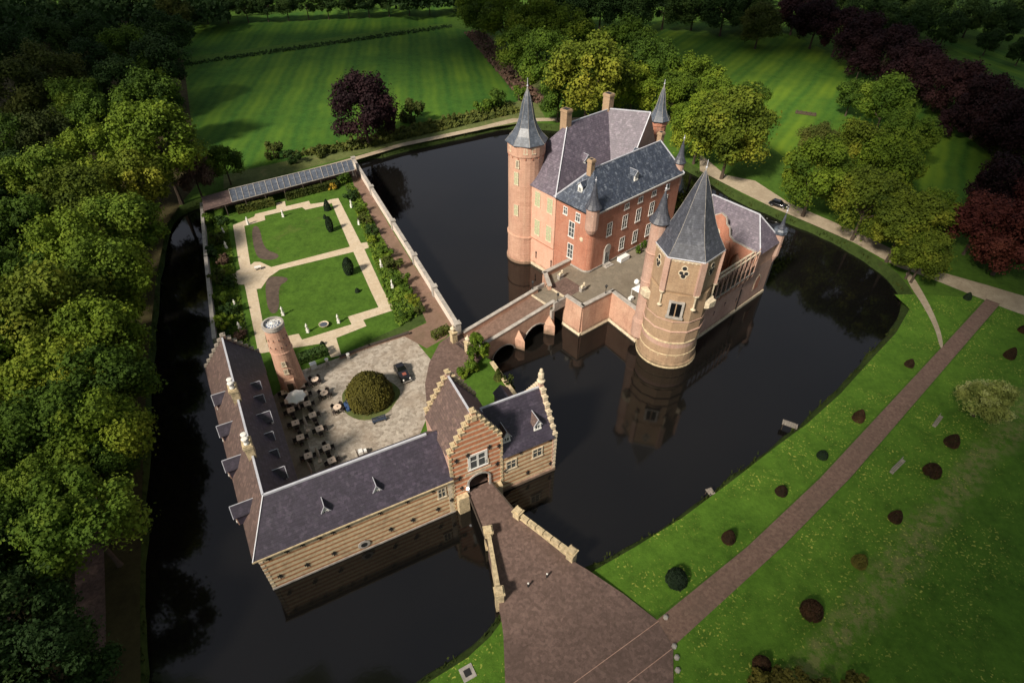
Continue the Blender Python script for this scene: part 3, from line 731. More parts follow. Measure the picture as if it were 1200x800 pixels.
# corner towers and bartizans
def drum(parent, c, prof, n, mat, name):
    m_ = MB(); m_.lathe(prof, n, c); return m_.build(name, mat, parent, smooth=False)
t1 = drum(keep, (1.3, 18.2), [(3.75, -5.3), (3.7, -4.4), (3.5, -4.3), (3.45, .6), (3.6, .7), (3.6, 1.0), (3.38, 1.1), (3.35, 17.0), (3.5, 17.2), (3.5, 19.3)], 24, 'brick_tower', 'corner_tower')
spire(t1, (1.3, 18.2), 3.95, 19.3, 28.3, 8, 'lead_grey', rot=.2, fin=1.5, flare=1.25)
for ang, z, h1 in ((196, 5.7, 2.0), (196, 12.0, 2.2), (225, 18.0, .7), (200, 15.3, 1.2), (250, 18.0, .7), (170, 18, .7)):
    t = R(ang); window(t1, 1.3 + 3.40 * math.cos(t), 18.2 + 3.40 * math.sin(t), z, ang, 'shutter' if h1 > 1.5 else 'stone', .7 if h1 > 1.5 else .35, h1)
m_ = MB()
for k in range(16):
    t = 2 * PI * k / 16; m_.cbox((1.3 + 3.36 * math.cos(t), 18.2 + 3.36 * math.sin(t), 16.7), .2, .22, .35, t)
m_.build('corbel_table', 'brick_orange', t1)
t2 = drum(keep, (30.2, 10.8), [(1.7, -5.3), (1.65, 17.0), (1.8, 17.2), (1.8, 18.2)], 12, 'brick_orange', 'corner_tower')
spire(t2, (30.2, 10.8), 2.25, 18.2, 24.6, 8, 'lead_grey', rot=.2, fin=1.0)
window(t2, 30.2 - 1.66, 10.8, 15.0, 180, 'stone', .4, 1.3)
for (a, b_, z0, z1, z2, r_) in ((.5, .3, 8.3, 13.2, 17.8, 1.15), (25.0, .9, 8.8, 14.0, 18.3, .95)):
    t3 = drum(keep, (a, b_), [(.25, z0 - .6), (.7 * r_, z0), (r_, z0 + .8), (r_, z1)], 14, 'brick_mauve', 'bartizan')
    spire(t3, (a, b_), r_ * 1.28, z1, z2, 12, 'slate_spire', fin=.8)

# ------------------------------------------------------------------ the great tower on the moat
tow = frame_thing('castle_tower', 'tall tan brick tower with round base, six-sided spire and slender stair turret', 'tower', K)
TC = (-0.5, -19.4)
m_ = MB(); m_.lathe([(4.95, -5.4), (4.9, -4.5), (4.62, -4.3), (4.55, -1.0)], 40, TC); base = m_.build('drum', 'brick_tan', tow)
m_ = MB(); m_.lathe([(5.0, -5.3), (4.96, -4.75), (4.7, -4.6)], 40, TC, capb=False, capt=False); m_.lathe([(4.58, -2.6), (4.66, -2.5), (4.58, -2.4)], 40, TC, capb=False, capt=False)
for k in range(40):
    t = 2 * PI * k / 40
    if k % 2 == 0: m_.cbox((TC[0] + 4.53 * math.cos(t), TC[1] + 4.53 * math.sin(t), -4.2), .12, .14, 1.8, t)
m_.lathe([(4.58, -.15), (4.68, -.05), (4.68, .1), (4.5, .25)], 40, TC, capb=False, capt=False)
m_.build('stone_bands', 'stone_yellow', base)
m_ = MB(); m_.lathe([(4.55, -1.0), (4.5, 2.2)], 40, TC); m_.build('upper_drum', 'brick_mauve', base)
HR = R(2)
m_ = MB(); m_.lathe([(4.75, .4), (4.75, 2.4), (4.7, 2.6), (4.7, 9.2)], 12, TC, HR + R(0)); body = m_.build('lower_storey', 'brick_tan', tow)
m_ = MB(); m_.lathe([(4.80, 2.3), (4.95, 2.45), (4.80, 2.6)], 12, TC, HR, False, False); m_.lathe([(4.80, 4.3), (4.88, 4.4), (4.80, 4.5)], 12, TC, HR, False, False); m_.build('string_course', 'brick_mauve', body)
m_ = MB(); m_.lathe([(4.7, 9.0), (5.0, 9.7), (5.0, 15.4)], 6, TC, HR); up = m_.build('upper_storey', 'brick_tan', tow)
# corner pilasters, cornice studs and stone ornaments
m_ = MB(); m2 = MB()
def hexpt(k, r_, off=0.0):
    t = HR + R(60) * k + off; return (TC[0] + r_ * math.cos(t), TC[1] + r_ * math.sin(t))
for k in range(6):
    x, y = hexpt(k, 4.92); m3 = MB(); m3.cbox((x, y, 9.6), .55, .9, 5.6, HR + R(60) * k); m3.build('pilaster', 'brick_mauve', up)
    a, b_ = Vector(hexpt(k, 4.85)), Vector(hexpt(k + 1, 4.85)); q = (a + b_) / 2; an = HR + R(60) * k + R(30); m2 = MB()
    m2.cbox((q.x, q.y, 14.9), .5, 4.4, .12, an)
    for j in range(1, 7):
        a, b_ = Vector(hexpt(k, 5.03)), Vector(hexpt(k + 1, 5.03)); q = a.lerp(b_, .1 + .8 * j / 7)
        an = HR + R(60) * k + R(30)
        m2.cbox((q.x, q.y, 14.75), .14, .2, .3, an)
    m2.build('corbel_course', 'stone_pale', up)

m2 = MB()
for k in range(6):
    t = HR + R(60) * k
    x, y = TC[0] + 4.95 * math.cos(t), TC[1] + 4.95 * math.sin(t)
    m2 = MB(); m2.bar((x, y, 7.2), (x, y, 9.0), .14, 6); m2.lathe([(.12, 6.6), (.42, 7.0), (.2, 7.2)], 8, (x, y)); m2.lathe([(.14, 9.0), (.45, 9.4), (.45, 9.6)], 8, (x, y))
    m2.build('corner_shaft', 'stone_pale', up)
for k in (2.5, 3.5, 4.5):
    pass
def hexface(k, ap): t = HR + R(60) * k + R(30); return TC[0] + ap * math.cos(t), TC[1] + ap * math.sin(t), math.degrees(t)
def trefoil(parent, x, y, z, d):
    T = Matrix.Translation((x, y, z)) @ Matrix.Rotation(R(d - 90), 4, 'Z') @ Matrix.Rotation(-PI / 2, 4, 'X')
    lob = ((0, -1.55, .34), (-.36, -.75, .3), (.36, -.75, .3), (0, -.25, .36))
    f_ = MB(); f_.T = T; g_ = MB(); g_.T = T
    for lx, ly, lr in lob: f_.lathe([(lr + .15, 0), (lr + .13, .07 + .004 * ly)], 12, (lx, ly)); g_.lathe([(lr, .05), (lr - .02, .10 + .004 * ly)], 12, (lx, ly))
    o = f_.build('window', 'stone_pale', parent); g_.build('pane', 'iron', o); o['label'] = 'trefoil window with pale stone surround'
for k in (2, 3, 4):
    x, y, d = hexface(k, 4.34); trefoil(up, x, y, 12.3, d)
x, y, d = hexface(3, 4.60)
m_ = MB(); m_.T = Matrix.Translation((x, y, 0)) @ Matrix.Rotation(R(d - 90), 4, 'Z')
m_.box(-1.15, -.8, -.1, .22, 5.4, 7.9); m_.box(.8, 1.15, -.1, .22, 5.4, 7.9); m_.box(-1.15, 1.15, -.1, .22, 7.9, 8.2); m_.box(-1.3, 1.3, -.1, .35, 5.1, 5.4)
wd = m_.build('window', 'stone_grey', tow); m_ = MB(); m_.T = Matrix.Translation((x, y, 0)) @ Matrix.Rotation(R(d - 90), 4, 'Z'); m_.box(-.8, .8, -.1, .08, 5.4, 7.9); m_.build('pane', 'car_glass', wd)
for k in (2, 4):       # projecting pale stone bays beside the corner shafts
    x, y, d = hexface(k, 4.55)
    m_ = MB(); m_.T = Matrix.Translation((x, y, 0)) @ Matrix.Rotation(R(d - 90), 4, 'Z')
    s_ = -1 if k == 4 else 1
    m_.add([(s_ * 1.9, 0, 4.9), (s_ * .2, 0, 5.9), (s_ * 1.9, .9, 6.0), (s_ * .4, .8, 6.3), (s_ * 1.9, .95, 7.2), (s_ * .3, .8, 7.2), (s_ * 1.9, 0, 7.4), (s_ * .1, 0, 7.4)],
           [(0, 1, 3, 2), (2, 3, 5, 4), (4, 5, 7, 6), (0, 2, 4, 6), (1, 3, 5, 7)])
    m_.build('oriel', 'stone_pale', tow)
sp = spire(tow, TC, 5.15, 15.4, 26.9, 6, 'slate_spire', rot=HR, fin=1.3, flare=.45, steps=6)
m_ = MB(); m_.lathe([(5.17, 15.2), (5.23, 15.3), (5.17, 15.42)], 6, TC, HR, False, False); m_.build('eaves_gutter', 'lead', sp)
SC = (-2.6, -15.2)
m_ = MB(); m_.lathe([(.4, -4.2), (1.5, -3.0), (1.55, 0), (1.4, .4), (1.3, .7), (1.3, 7.8), (1.4, 8.0), (1.3, 8.2), (1.3, 12.9), (1.4, 13.1), (1.25, 13.3), (1.2, 18.1), (1.35, 18.3)], 18, SC); st = m_.build('stair_turret', 'brick_mauve', tow)
spire(st, SC, 1.65, 18.3, 23.0, 14, 'slate_spire', fin=.9, flare=.9)

# ------------------------------------------------------------------ the moat-side wing beyond the tower
wing = frame_thing('castle_wing', 'brick castle wing with purple hipped roof, ornate gable and columned gallery above the moat', 'castle', K)
m_ = MB(); m_.box(3.6, 26.6, -21.3, -20.3, -5.3, 2.9); m_.cm = 1; m_.box(3.5, 26.75, -21.5, -21.28, -5.25, -4.4); m_.build('moat_wall', ['brick_mauve', 'stone_pale'], wing)
m_ = footprint_wall([(20, -21.28), (26.6, -21.28), (26.6, -8), (20, -8)], -5.2, 6.2, True); m_.build('wall', 'brick_peach', wing)
m_ = MB(); hip_roof(m_, [(19.7, -7.6, 6.15), (19.7, -21.65, 6.15), (26.9, -21.65, 6.15), (26.9, -7.6, 6.15)], [(23.6, -8.2, 11.1), (23.3, -17.9, 11.1)])
wr = m_.build('roof', 'slate_purple', wing)
ridge_line(wr, [((23.6, -8.2, 11.1), (23.3, -17.9, 11.1)), ((23.3, -17.9, 11.1), (19.7, -21.65, 6.15)), ((23.3, -17.9, 11.1), (26.9, -21.65, 6.15)), ((23.6, -8.2, 11.1), (19.7, -7.6, 6.15))])
# ornate gable on the court side with its tall arch
gm = MB()
out = [(-9.6, -1), (-9.6, 6.4), (-10.4, 6.8), (-10.9, 8.2), (-11.6, 8.6), (-11.9, 9.9), (-12.9, 10.6), (-13.9, 10.2), (-14.3, 9.0), (-15.0, 8.6), (-15.4, 7.2), (-16.4, 6.6), (-20.9, 6.3), (-20.9, 4.2), (-19.4, 4.0)]
arch = [(-18.9, -1), (-18.9, 3.0), (-18.6, 4.0), (-17.9, 4.9), (-17.2, 4.2), (-16.8, 3.2), (-16.8, -1)]
gm.slab(out + [(-19.4, -1)] + arch, (20, 0, 0), (0, 1, 0), (-1, 0, 0), .7)
ga = gm.build('ornate_gable', 'brick_orange', wing)
m_ = MB()
for k in range(len(out) - 1):
    if 1 <= k <= 11: m_.bar((19.65, out[k][0], out[k][1]), (19.65, out[k + 1][0], out[k + 1][1]), .24, 4)
m_.build('coping', 'stone_grey', ga)
m_ = MB(); m_.T = Matrix.Translation((19.25, -13.0, 7.2)) @ Matrix.Rotation(-PI / 2, 4, 'Y'); m_.lathe([(.7, 0), (.7, .1), (.45, .12), (.4, .02)], 12); m_.build('rose_window', 'stone_pale', ga)
m_ = MB(); m_.box(19.0, 19.25, -14.5, -12.0, 1.0, 4.0); m_.build('lower_window', 'window_glass', ga)
# half turret buttress by the tower
drum(wing, (18.9, -15.6), [(1.0, -1), (1.0, 2.2), (.9, 2.4), (.85, 5.2), (.4, 6.4)], 12, 'brick_orange', 'buttress_turret')
# gallery: projecting corbelled arcade
m_ = MB(); m_.box(4.0, 18.9, -21.9, -20.6, 2.9, 3.2); m_.cm = 1; m_.box(4.0, 18.9, -21.92, -21.66, 7.1, 7.28); m_.box(4.0, 18.9, -20.9, -20.6, 6.4, 6.7)
gal = m_.build('gallery', ['stone_grey', 'stone_pale'], wing)
for k in range(11):
    a = 4.2 + k * 1.46; m_ = MB()
    m_.box(a - .10, a + .10, -21.9, -21.7, 3.2, 7.1); m_.box(a - .16, a + .16, -21.95, -21.6, 3.2, 3.5); m_.box(a - .16, a + .16, -22.0, -21.55, 6.7, 7.1)
    m_.add([(a - .12, -21.3, .9), (a + .12, -21.3, .9), (a + .12, -21.3, 2.9), (a - .12, -21.3, 2.9), (a - .12, -21.9, 2.4), (a + .12, -21.9, 2.4), (a + .12, -21.9, 2.9), (a - .12, -21.9, 2.9)],
           [(0, 1, 5, 4), (4, 5, 6, 7), (0, 4, 7, 3), (1, 2, 6, 5)])
    m_.bar((a, -21.75, 6.0), (a + .5, -21.75, 7.0), .08); m_.bar((a, -21.75, 6.0), (a - .5, -21.75, 7.0), .08); m_.bar((a, -20.75, 3.2), (a, -20.75, 6.5), .1)
    m_.bar((a, -21.75, 7.1), (a + .1, -21.75, 7.9), .07)
    m_.build('gallery_pier', 'brick_mauve', gal)
m_ = MB()
for k in range(10):
    a = 4.93 + k * 1.46; m_.box(a - .6, a + .6, -21.8, -21.7, 3.2, 4.3)
    m_.bar((a - .6, -21.75, 4.4), (a + .6, -21.75, 4.4), .08)
m_.build('balustrade', 'timber_dark', gal)
m_ = MB(); m_.box(4.0, 19.2, -20.6, -20.4, 2.9, 5.6); m_.build('gallery_back', 'timber_dark', gal)  # dark board puts the darkness of the gallery voids into its colour
m_ = MB(); m_.slab([(-1.0, 0), (1.0, 0), (1.0, 2.0), (.6, 2.8), (0, 3.3), (-.6, 2.8), (-1.0, 2.0)], (22.9, -21.28, -2.6), (1, 0, 0), (0, -1, 0), .08); aw = m_.build('blind_arch', 'stone_pale', wing)
m_ = MB(); m_.slab([(-.75, 0), (.75, 0), (.75, 1.9), (.45, 2.5), (0, 2.95), (-.45, 2.5), (-.75, 1.9)], (22.9, -21.36, -2.5), (1, 0, 0), (0, -1, 0), .03); m_.build('arch_panel', 'brick_orange', aw)
for a, z in ((6.0, -2.2), (9.5, -1.8), (12.6, -1.4), (16.5, -2.4), (17.4, .2)): window(wing, a, -21.3, z, 270, 'arrow', .16, .8)
m_ = MB(); m_.bar((17.2, -21.42, -4.6), (17.2, -21.42, 0), .09, 6); m_.build('downpipe', 'iron', wing)
m_ = MB(); m_.bar((26.7, -21.4, -4.6), (26.7, -21.4, 6), .09, 6); m_.build('downpipe', 'iron', wing)
t4 = drum(wing, (26.7, -20.9), [(.2, 1.0), (.6, 2.2), (.95, 3.2), (.95, 7.6)], 12, 'brick_mauve', 'bartizan')
m_ = MB(); m_.lathe([(1.2, 7.6), (1.25, 8.2), (1.0, 8.5)], 8, (26.7, -20.9)); m_.build('parapet', 'lead_grey', t4)
spire(t4, (26.7, -20.9), .7, 8.4, 11.6, 8, 'slate_spire', fin=.8)
window(t4, 26.7, -21.87, 5.2, 270, 'arrow', .16, .7)

# ------------------------------------------------------------------ the castle terrace
ter_fp = [(25.2, -.2), (.8, -.2), (-.05, 1.0), (-.05, 4.3), (-6.4, 4.3), (-8.5, -.9), (-8.6, -7.1), (-1.5, -7.5), (-2.6, -14.5), (0, -20.3), (20, -20.3), (20, -8), (25.2, -8)]
tr = frame_thing('terrace_wall', 'orange brick retaining wall with grey stone coping around the castle terrace', 'wall', K)
m_ = MB()
edge = [(-.05, 4.3), (-6.4, 4.3), (-8.5, .9)]
edge2 = [(-8.5, -3.2), (-8.6, -7.1), (-1.5, -7.5), (-2.5, -14.6)]
def wallrun(m_, pts, z0, z1, th, batter=0.0):
    for i in range(len(pts) - 1):
        a, b_ = Vector((*pts[i], 0)), Vector((*pts[i + 1], 0)); d = (b_ - a); L = d.length; d.normalize(); nn = Vector((d.y, -d.x, 0))
        e = d * (th / 2 - .01)
        A0, B0 = a - e * 0, b_ + e
        q = [A0 - nn * th / 2, B0 - nn * th / 2, B0 + nn * th / 2, A0 + nn * th / 2]
        m_.add([(p.x, p.y, z1) for p in q] + [(p.x + (bx * nn.x), p.y + (bx * nn.y), z0) for p, bx in zip(q, (-batter, -batter, batter, batter))],
               [(0, 1, 2, 3), (4, 7, 6, 5), (0, 4, 5, 1), (1, 5, 6, 2), (2, 6, 7, 3), (3, 7, 4, 0)])
wallrun(m_, edge, -5.3, .95, .5, .25); wallrun(m_, edge2, -5.3, .95, .5, .25); m_.build('wall', 'brick_peach', tr)
m_ = MB(); wallrun(m_, edge, .95, 1.15, .75); wallrun(m_, edge2, .95, 1.15, .75); m_.build('coping', 'stone_grey', tr)
m_ = MB(); wallrun(m_, edge2, -5.3, -4.5, .95, .2); wallrun(m_, edge, -5.3, -4.5, .95, .2); m_.build('plinth', 'stone_pale', tr)
pts = [K.w(a, b_) for a, b_ in ter_fp]
m_ = MB(); m_.prism([(p.x, p.y) for p in pts], -5.3, -.0, True); struct(m_.build('castle_terrace', 'terrace_paving'))
# gate block at the head of the bridge
gb = frame_thing('bridgehead', 'low stone gate block with parapets at the castle end of the bridge', 'gateway', K)
m_ = MB(); m_.box(-12.1, -8.0, -3.1, 1.9, -.45, .05); m_.build('deck', 'terrace_paving', gb)
m_ = MB(); m_.box(-12.1, -11.5, -3.5, 2.2, -5.3, -.5); m_.box(-11.5, -8.7, -3.5, -3.1, -.9, .9); m_.box(-11.5, -8.7, 1.9, 2.3, -.9, .9); m_.build('parapet', 'stone_grey', gb)
m_ = MB(); m_.box(-12.2, -11.9, -3.1, 1.9, .05, .25); m_.box(-8.3, -8.0, -3.1, 1.9, .05, .25); m_.build('threshold', 'stone_pale', gb)
m_ = MB(); m_.box(-8.0, -3.6, -2.9, 1.7, .004, .02); m_.build('brick_apron', 'brick_paving', gb)
def lion(loc, rz, label, group):
    t = thing('stone_lion', label, 'statue', loc, rz, group)
    m_ = MB(); m_.box(-.5, .5, -.3, .3, 0, .7); m_.box(-.58, .58, -.38, .38, .7, .8); m_.build('plinth', 'stone_grey', t)
    m_ = MB(); m_.T = Matrix.Translation((0, 0, 1.05)) @ Matrix.Scale(1.9, 4, (1, 0, 0)); m_.ball((0, 0, 0), .25, 10); m_.T = None
    m_.ball((.42, 0, 1.42), .25, 10); m_.ball((.63, 0, 1.36), .13, 8); m_.bar((.35, .13, .8), (.35, .13, 1.2), .09, 6); m_.bar((.35, -.13, .8), (.35, -.13, 1.2), .09, 6)
    m_.ball((-.35, .16, .93), .18, 8); m_.ball((-.35, -.16, .93), .18, 8); m_.bar((-.45, 0, .9), (-.62, .1, 1.2), .05, 5); m_.build('figure', 'stone_pale', t, smooth=True)
    return t
lion(K.w(-4.6, 2.1), K.a, 'pale stone lion on the left of the brick apron before the castle court', 'stone lions on the castle terrace')
lion(K.w(-4.4, -3.2), K.a, 'pale stone lion on the right of the brick apron before the castle court', 'stone lions on the castle terrace')
def post_lantern(loc, label):
    t = thing('lantern', label, 'lamp', loc)
    m_ = MB(); m_.bar((0, 0, 0), (0, 0, 1.0), .05, 6); m_.lathe([(.18, 0), (.1, .15)], 8); m_.build('post', 'iron', t)
    m_ = MB(); m_.lathe([(.1, 1.0), (.24, 1.4), (.28, 1.45), (.04, 1.75)], 6); m_.build('lantern_head', 'iron', t)
post_lantern(K.w(-10.6, -3.3, .9), 'black iron lantern on the near parapet of the bridgehead')
post_lantern(K.w(-11.4, 2.1, .9), 'black iron lantern on the far corner of the bridgehead')
post_lantern(K.w(-3.0, -7.3, 1.15), 'black iron lantern on the terrace wall beside the main tower')

# ------------------------------------------------------------------ arched bridge
br = thing('arched_bridge', 'red brick bridge with two arches and pale copings sloping up to the castle', 'bridge', (B.o.x, B.o.y, 0), B.a)
def zdeck(t): return FOR + .0 + (2.15) * max(0, min(1, (t + 1.0) / 15.0))
L_ = 14.4; y0, y1 = 0.0, 5.1
def arch_pts(c, hw, zs, rise, n=10): return [(c - hw * math.cos(PI * k / n), zs + rise * math.sin(PI * k / n)) for k in range(n + 1)]
out = [(-1.2, zdeck(-1.2) + .9), (L_, zdeck(L_) + .9), (L_, -5.4)]
a1 = arch_pts(3.4, 2.4, -5.4, 2.2); a2 = arch_pts(10.3, 2.9, -5.4, 3.3)
prof = out + [(13.2, -5.4)] + list(reversed(a2)) + [(5.8, -5.4)][:0] + list(reversed(a1)) + [(-1.2, -5.4)]
m_ = MB(); m_.slab(prof, (0, y0, 0), (1, 0, 0), (0, 1, 0), .5); m_.slab(prof, (0, y1 - .5, 0), (1, 0, 0), (0, 1, 0), .5); bw = m_.build('side_wall', 'brick_peach', br)
m_ = MB()
for A_ in (a1, a2):
    for p, q in zip(A_[:-1], A_[1:]):
        m_.add([(p[0], y0 + .5, p[1]), (q[0], y0 + .5, q[1]), (q[0], y1 - .5, q[1]), (p[0], y1 - .5, p[1])], [(0, 1, 2, 3)])
m_.build('vault', 'brick_mauve', br)
m_ = MB()
for A_ in (a1, a2):
    for p, q in zip(A_[:-1], A_[1:]): m_.bar((p[0], -.04, p[1]), (q[0], -.04, q[1]), .12)
m_.build('arch_ring', 'stone_grey', br)
m_ = MB()
for (t0, yy, s_) in ((6.6, y0, -1), (6.6, y1, 1), (13.2, y0, -1)):
    m_ = MB(); w1 = .8 if t0 < 10 else 1.1
    m_.prism([(t0 - w1, yy), (t0 + w1, yy), (t0, yy + s_ * 1.6)], -5.4, -3.0); 
    m_.add([(t0 - w1, yy, -3.0), (t0 + w1, yy, -3.0), (t0, yy + s_ * 1.6, -3.0), (t0, yy, -1.5)], [(0, 2, 3), (2, 1, 3)])
    m_.build('cutwater', 'brick_peach', br)
m_ = MB(); n = 12
for i in range(n):
    a, b_ = -1.2 + (L_ + 1.2) * i / n, -1.2 + (L_ + 1.2) * (i + 1) / n
    m_.add([(a, .5, zdeck(a)), (b_, .5, zdeck(b_)), (b_, y1 - .5, zdeck(b_)), (a, y1 - .5, zdeck(a))], [(0, 1, 2, 3)])
m_.build('roadway', 'brick_road', br)
m_ = MB()
for yy in (y0 + .25, y1 - .25):
    a, b_ = -1.2, L_
    q = [(a, yy - .32, zdeck(a) + .9), (b_, yy - .32, zdeck(b_) + .9), (b_, yy + .32, zdeck(b_) + .9), (a, yy + .32, zdeck(a) + .9)]
    m_.add(q + [(x, y, z + .16) for x, y, z in q], [(0, 3, 2, 1), (4, 5, 6, 7), (0, 1, 5, 4), (1, 2, 6, 5), (2, 3, 7, 6), (3, 0, 4, 7)])
m_.build('coping', 'stone_grey', br)

# ------------------------------------------------------------------ the forecourt island
isl = [P(250, 400, FOR), P(234, 243, FOR), P(240, 236, FOR), P(413, 192, FOR), P(534, 386, FOR), B.w(-1.2, 5.0, FOR), B.w(-1.2, .1, FOR), P(580, 426, FOR), P(598, 448, FOR), S.w(33.5, 8.2, FOR), S.w(33.5, 3.5, FOR), S.w(1.0, 1.0, FOR), S.w(-.8, 20, FOR)]
mb = MB(); mb.prism([(p.x, p.y) for p in isl], WAT - .4, FOR, False)
top = [Vector((p.x, p.y, FOR)) for p in isl]; mb.cm = 1; t = tessellate_polygon([top]); mb.add(top, list(t))
struct(mb.build('island', ['brick_mauve', 'lawn_garden']))
court = [(338, 452), (343, 437), (372, 428), (400, 418), (470, 393), (480, 391), (512, 430), (500, 490), (470, 560), (350, 600), (338, 560), (333, 500)]
sheet('courtyard', court, FOR, 'cobbles', up=.010)
sheet('painted_yard_shade', [(332, 455), (352, 455), (356, 500), (372, 560), (350, 600), (320, 540), (312, 470)], FOR, 'terrace_paving', up=.016)  # darker paving sheet paints the west range's shade onto the cobbles
sheet('court_road', [(539, 389), (527, 393), (515, 402), (503, 425), (498, 450), (500, 475), (508, 495), (524, 500), (560, 500), (545, 470), (541, 450), (556, 430), (566, 418), (574, 407)], FOR, 'brick_paving', up=.022)
sheet('wall_path', [(410, 200), (418, 197), (455, 262), (486, 312), (511, 348), (533, 384), (522, 396), (500, 408), (470, 392), (500, 378), (488, 350), (452, 300), (425, 255)], FOR, 'soil_path', up=.014)
GP = [[(273, 264), (286, 263), (293, 308), (301, 340), (314, 411), (303, 414.4), (288, 340), (280, 309)],
      [(298, 307), (305, 307), (318, 313), (411, 289), (415, 295), (328, 316), (315, 325), (306, 338), (290, 340), (282, 320)],
      [(302, 404), (340, 393), (350, 391), (354, 398), (412, 380), (407.6, 371), (444, 360), (462.4, 363), (425.6, 375), (429.6, 382), (394, 396), (400, 416), (388, 419), (379, 402), (303, 414.4)],
      [(387, 234), (396.4, 232.4), (423, 285), (436, 283), (438, 289), (427, 292), (449, 340), (462.4, 363), (444, 361), (434, 340), (414, 295), (410, 289)],
      [(273, 264), (298, 254), (299, 251), (324, 245), (324, 238), (334, 236), (335, 242), (362, 235.6), (364, 239.4), (380, 237), (387, 234), (389, 238), (381, 241), (358, 246), (354, 243), (310, 253), (311, 258), (286, 265)]]
for i, q in enumerate(GP): sheet('garden_path', q, FOR, 'garden_path', up=.020 + .004 * i)
c = P(290, 323, FOR); sheet('garden_path', [(c.x + 3.0 * math.cos(t), c.y + 3.0 * math.sin(t), 0) for t in [2 * PI * k / 28 for k in range(28)]], FOR, 'garden_path', up=.044, raw=True)
sheet('flower_bed', [(294, 266), (304, 264), (309, 292), (328, 298), (324, 304), (310, 305), (299, 300)], FOR, 'earth', up=.012, smooth=2)
sheet('flower_bed', [(310, 330), (318, 323), (338, 325), (336, 330), (326, 335), (328, 366), (314, 368)], FOR, 'earth', up=.012, smooth=2)
sheet('flower_bed', [(400, 208), (415, 225), (455, 300), (488, 350), (500, 376), (472, 392), (430, 407), (426, 402), (475, 380), (462, 345), (440, 300), (420, 255)], FOR, 'bed_green', up=.011)
sheet('flower_bed', [(240, 250), (262, 262), (268, 310), (284, 360), (296, 412), (262, 398), (252, 330)], FOR, 'bed_green', up=.011)

def straight_wall(name, label, px, zt, th, mat, copm, zb=FOR, piers=0, hgt=None):
    pts = [P(x, y, zt) for x, y in px]; o = pts[0]
    t = thing(name, label, 'wall', (o.x, o.y, zb))
    q = [(p.x - o.x, p.y - o.y) for p in pts]
    m_ = MB(); wallrun(m_, q, -1.6, zt - zb, th); m_.build('wall', mat, t)
    m_ = MB(); wallrun(m_, q, zt - zb, zt - zb + .14, th + .22); m_.build('coping', copm, t)
    for k in range(piers):
        i = k / max(1, piers - 1) * (len(q) - 1); j = min(int(i), len(q) - 2); f_ = i - j
        x = q[j][0] * (1 - f_) + q[j + 1][0] * f_; y = q[j][1] * (1 - f_) + q[j + 1][1] * f_
        an = math.atan2(q[j + 1][1] - q[j][1], q[j + 1][0] - q[j][0])
        m_ = MB(); m_.cbox((x, y, -1.5), .9, .9, zt - zb + 1.8, an); m_.cbox((x, y, zt - zb + .3), 1.1, 1.1, .14, an); m_.build('pier', copm, t)
    return t
straight_wall('garden_wall', 'long whitewashed garden wall with grey coping between the garden and the wide moat', [(414, 186), (475, 283), (536, 380)], -.4, .45, 'whitewash', 'stone_grey', piers=6)
straight_wall('garden_wall', 'narrow weathered grey garden wall along the dark moat below the wood', [(236, 238), (241, 300), (251, 396)], -.6, .4, 'stone_grey', 'stone_grey')
straight_wall('garden_wall', 'low dark kerb wall between the garden lawn and the cobbled court', [(398, 418), (432, 405), (478, 390)], FOR + .35, .3, 'brick_mauve', 'timber_dark')
straight_wall('island_wall', 'short pale coped wall bounding the grass wedge beside the arches', [(576, 424), (592, 447), (606, 466)], FOR + .3, .45, 'brick_peach', 'stone_yellow')

# covered gallery
gl = thing('covered_gallery', 'long open garden shelter with grey ribbed metal roof at the end of the garden', 'shelter', P(274, 233, FOR))
o = gl.location
def G_(x, y, z): p = P(x, y, z); return Vector((p.x - o.x, p.y - o.y, z - FOR))
zt, ze = 1.2, .5
A, Bq, C, D = G_(268, 222, zt), G_(412, 187, zt), G_(416, 199, ze), G_(272, 237, ze)
X0, X1 = G_(236, 231, zt), G_(239, 247, ze)
m_ = MB()
for q in ((A, Bq, C, D),): m_.add(list(q) + [p - Vector((0, 0, .12)) for p in q], [(0, 1, 2, 3), (7, 6, 5, 4), (0, 4, 5, 1), (1, 5, 6, 2), (2, 6, 7, 3), (3, 7, 4, 0)])
ro = m_.build('roof', 'lead_grey', gl)
m_ = MB(); q = (X0, A + Vector((0, 0, -.03)), D + Vector((0, 0, -.03)), X1); m_.add(list(q) + [p - Vector((0, 0, .12)) for p in q], [(0, 1, 2, 3), (7, 6, 5, 4), (0, 4, 5, 1), (1, 5, 6, 2), (2, 6, 7, 3), (3, 7, 4, 0)]); m_.build('painted_shade_roof', 'slate_brown', gl)  # left part of the roof, its shade put into the brown colour
m_ = MB()
for k in range(23):
    a, b_ = A.lerp(Bq, k / 22), D.lerp(C, k / 22); m_.bar(a + Vector((0, 0, .06)), b_ + Vector((0, 0, .06)), .05 if k % 2 else .08)
m_.bar(A, Bq, .12); m_.bar(D, C, .1); m_.build('roof_ribs', 'stone_grey', ro)
for k in range(9):
    m_ = MB(); p = X1.lerp(C, k / 8) if k else X1; p = p * .97 + X0.lerp(Bq, k / 8) * .03; m_.bar((p.x, p.y, 0), (p.x, p.y, p.z), .1); m_.build('post', 'timber_dark', gl)
m_ = MB(); d_ = (Bq - X0); L = Vector((d_.x, d_.y, 0)).length; ud = Vector((d_.x, d_.y, 0)).normalized()
m_.slab([(0, -1.5), (L, -1.5), (L, 3.2), (0, 3.2)], (X0.x, X0.y, 0), ud, (ud.y, -ud.x, 0), .25); m_.build('back_wall', 'brick_mauve', gl)

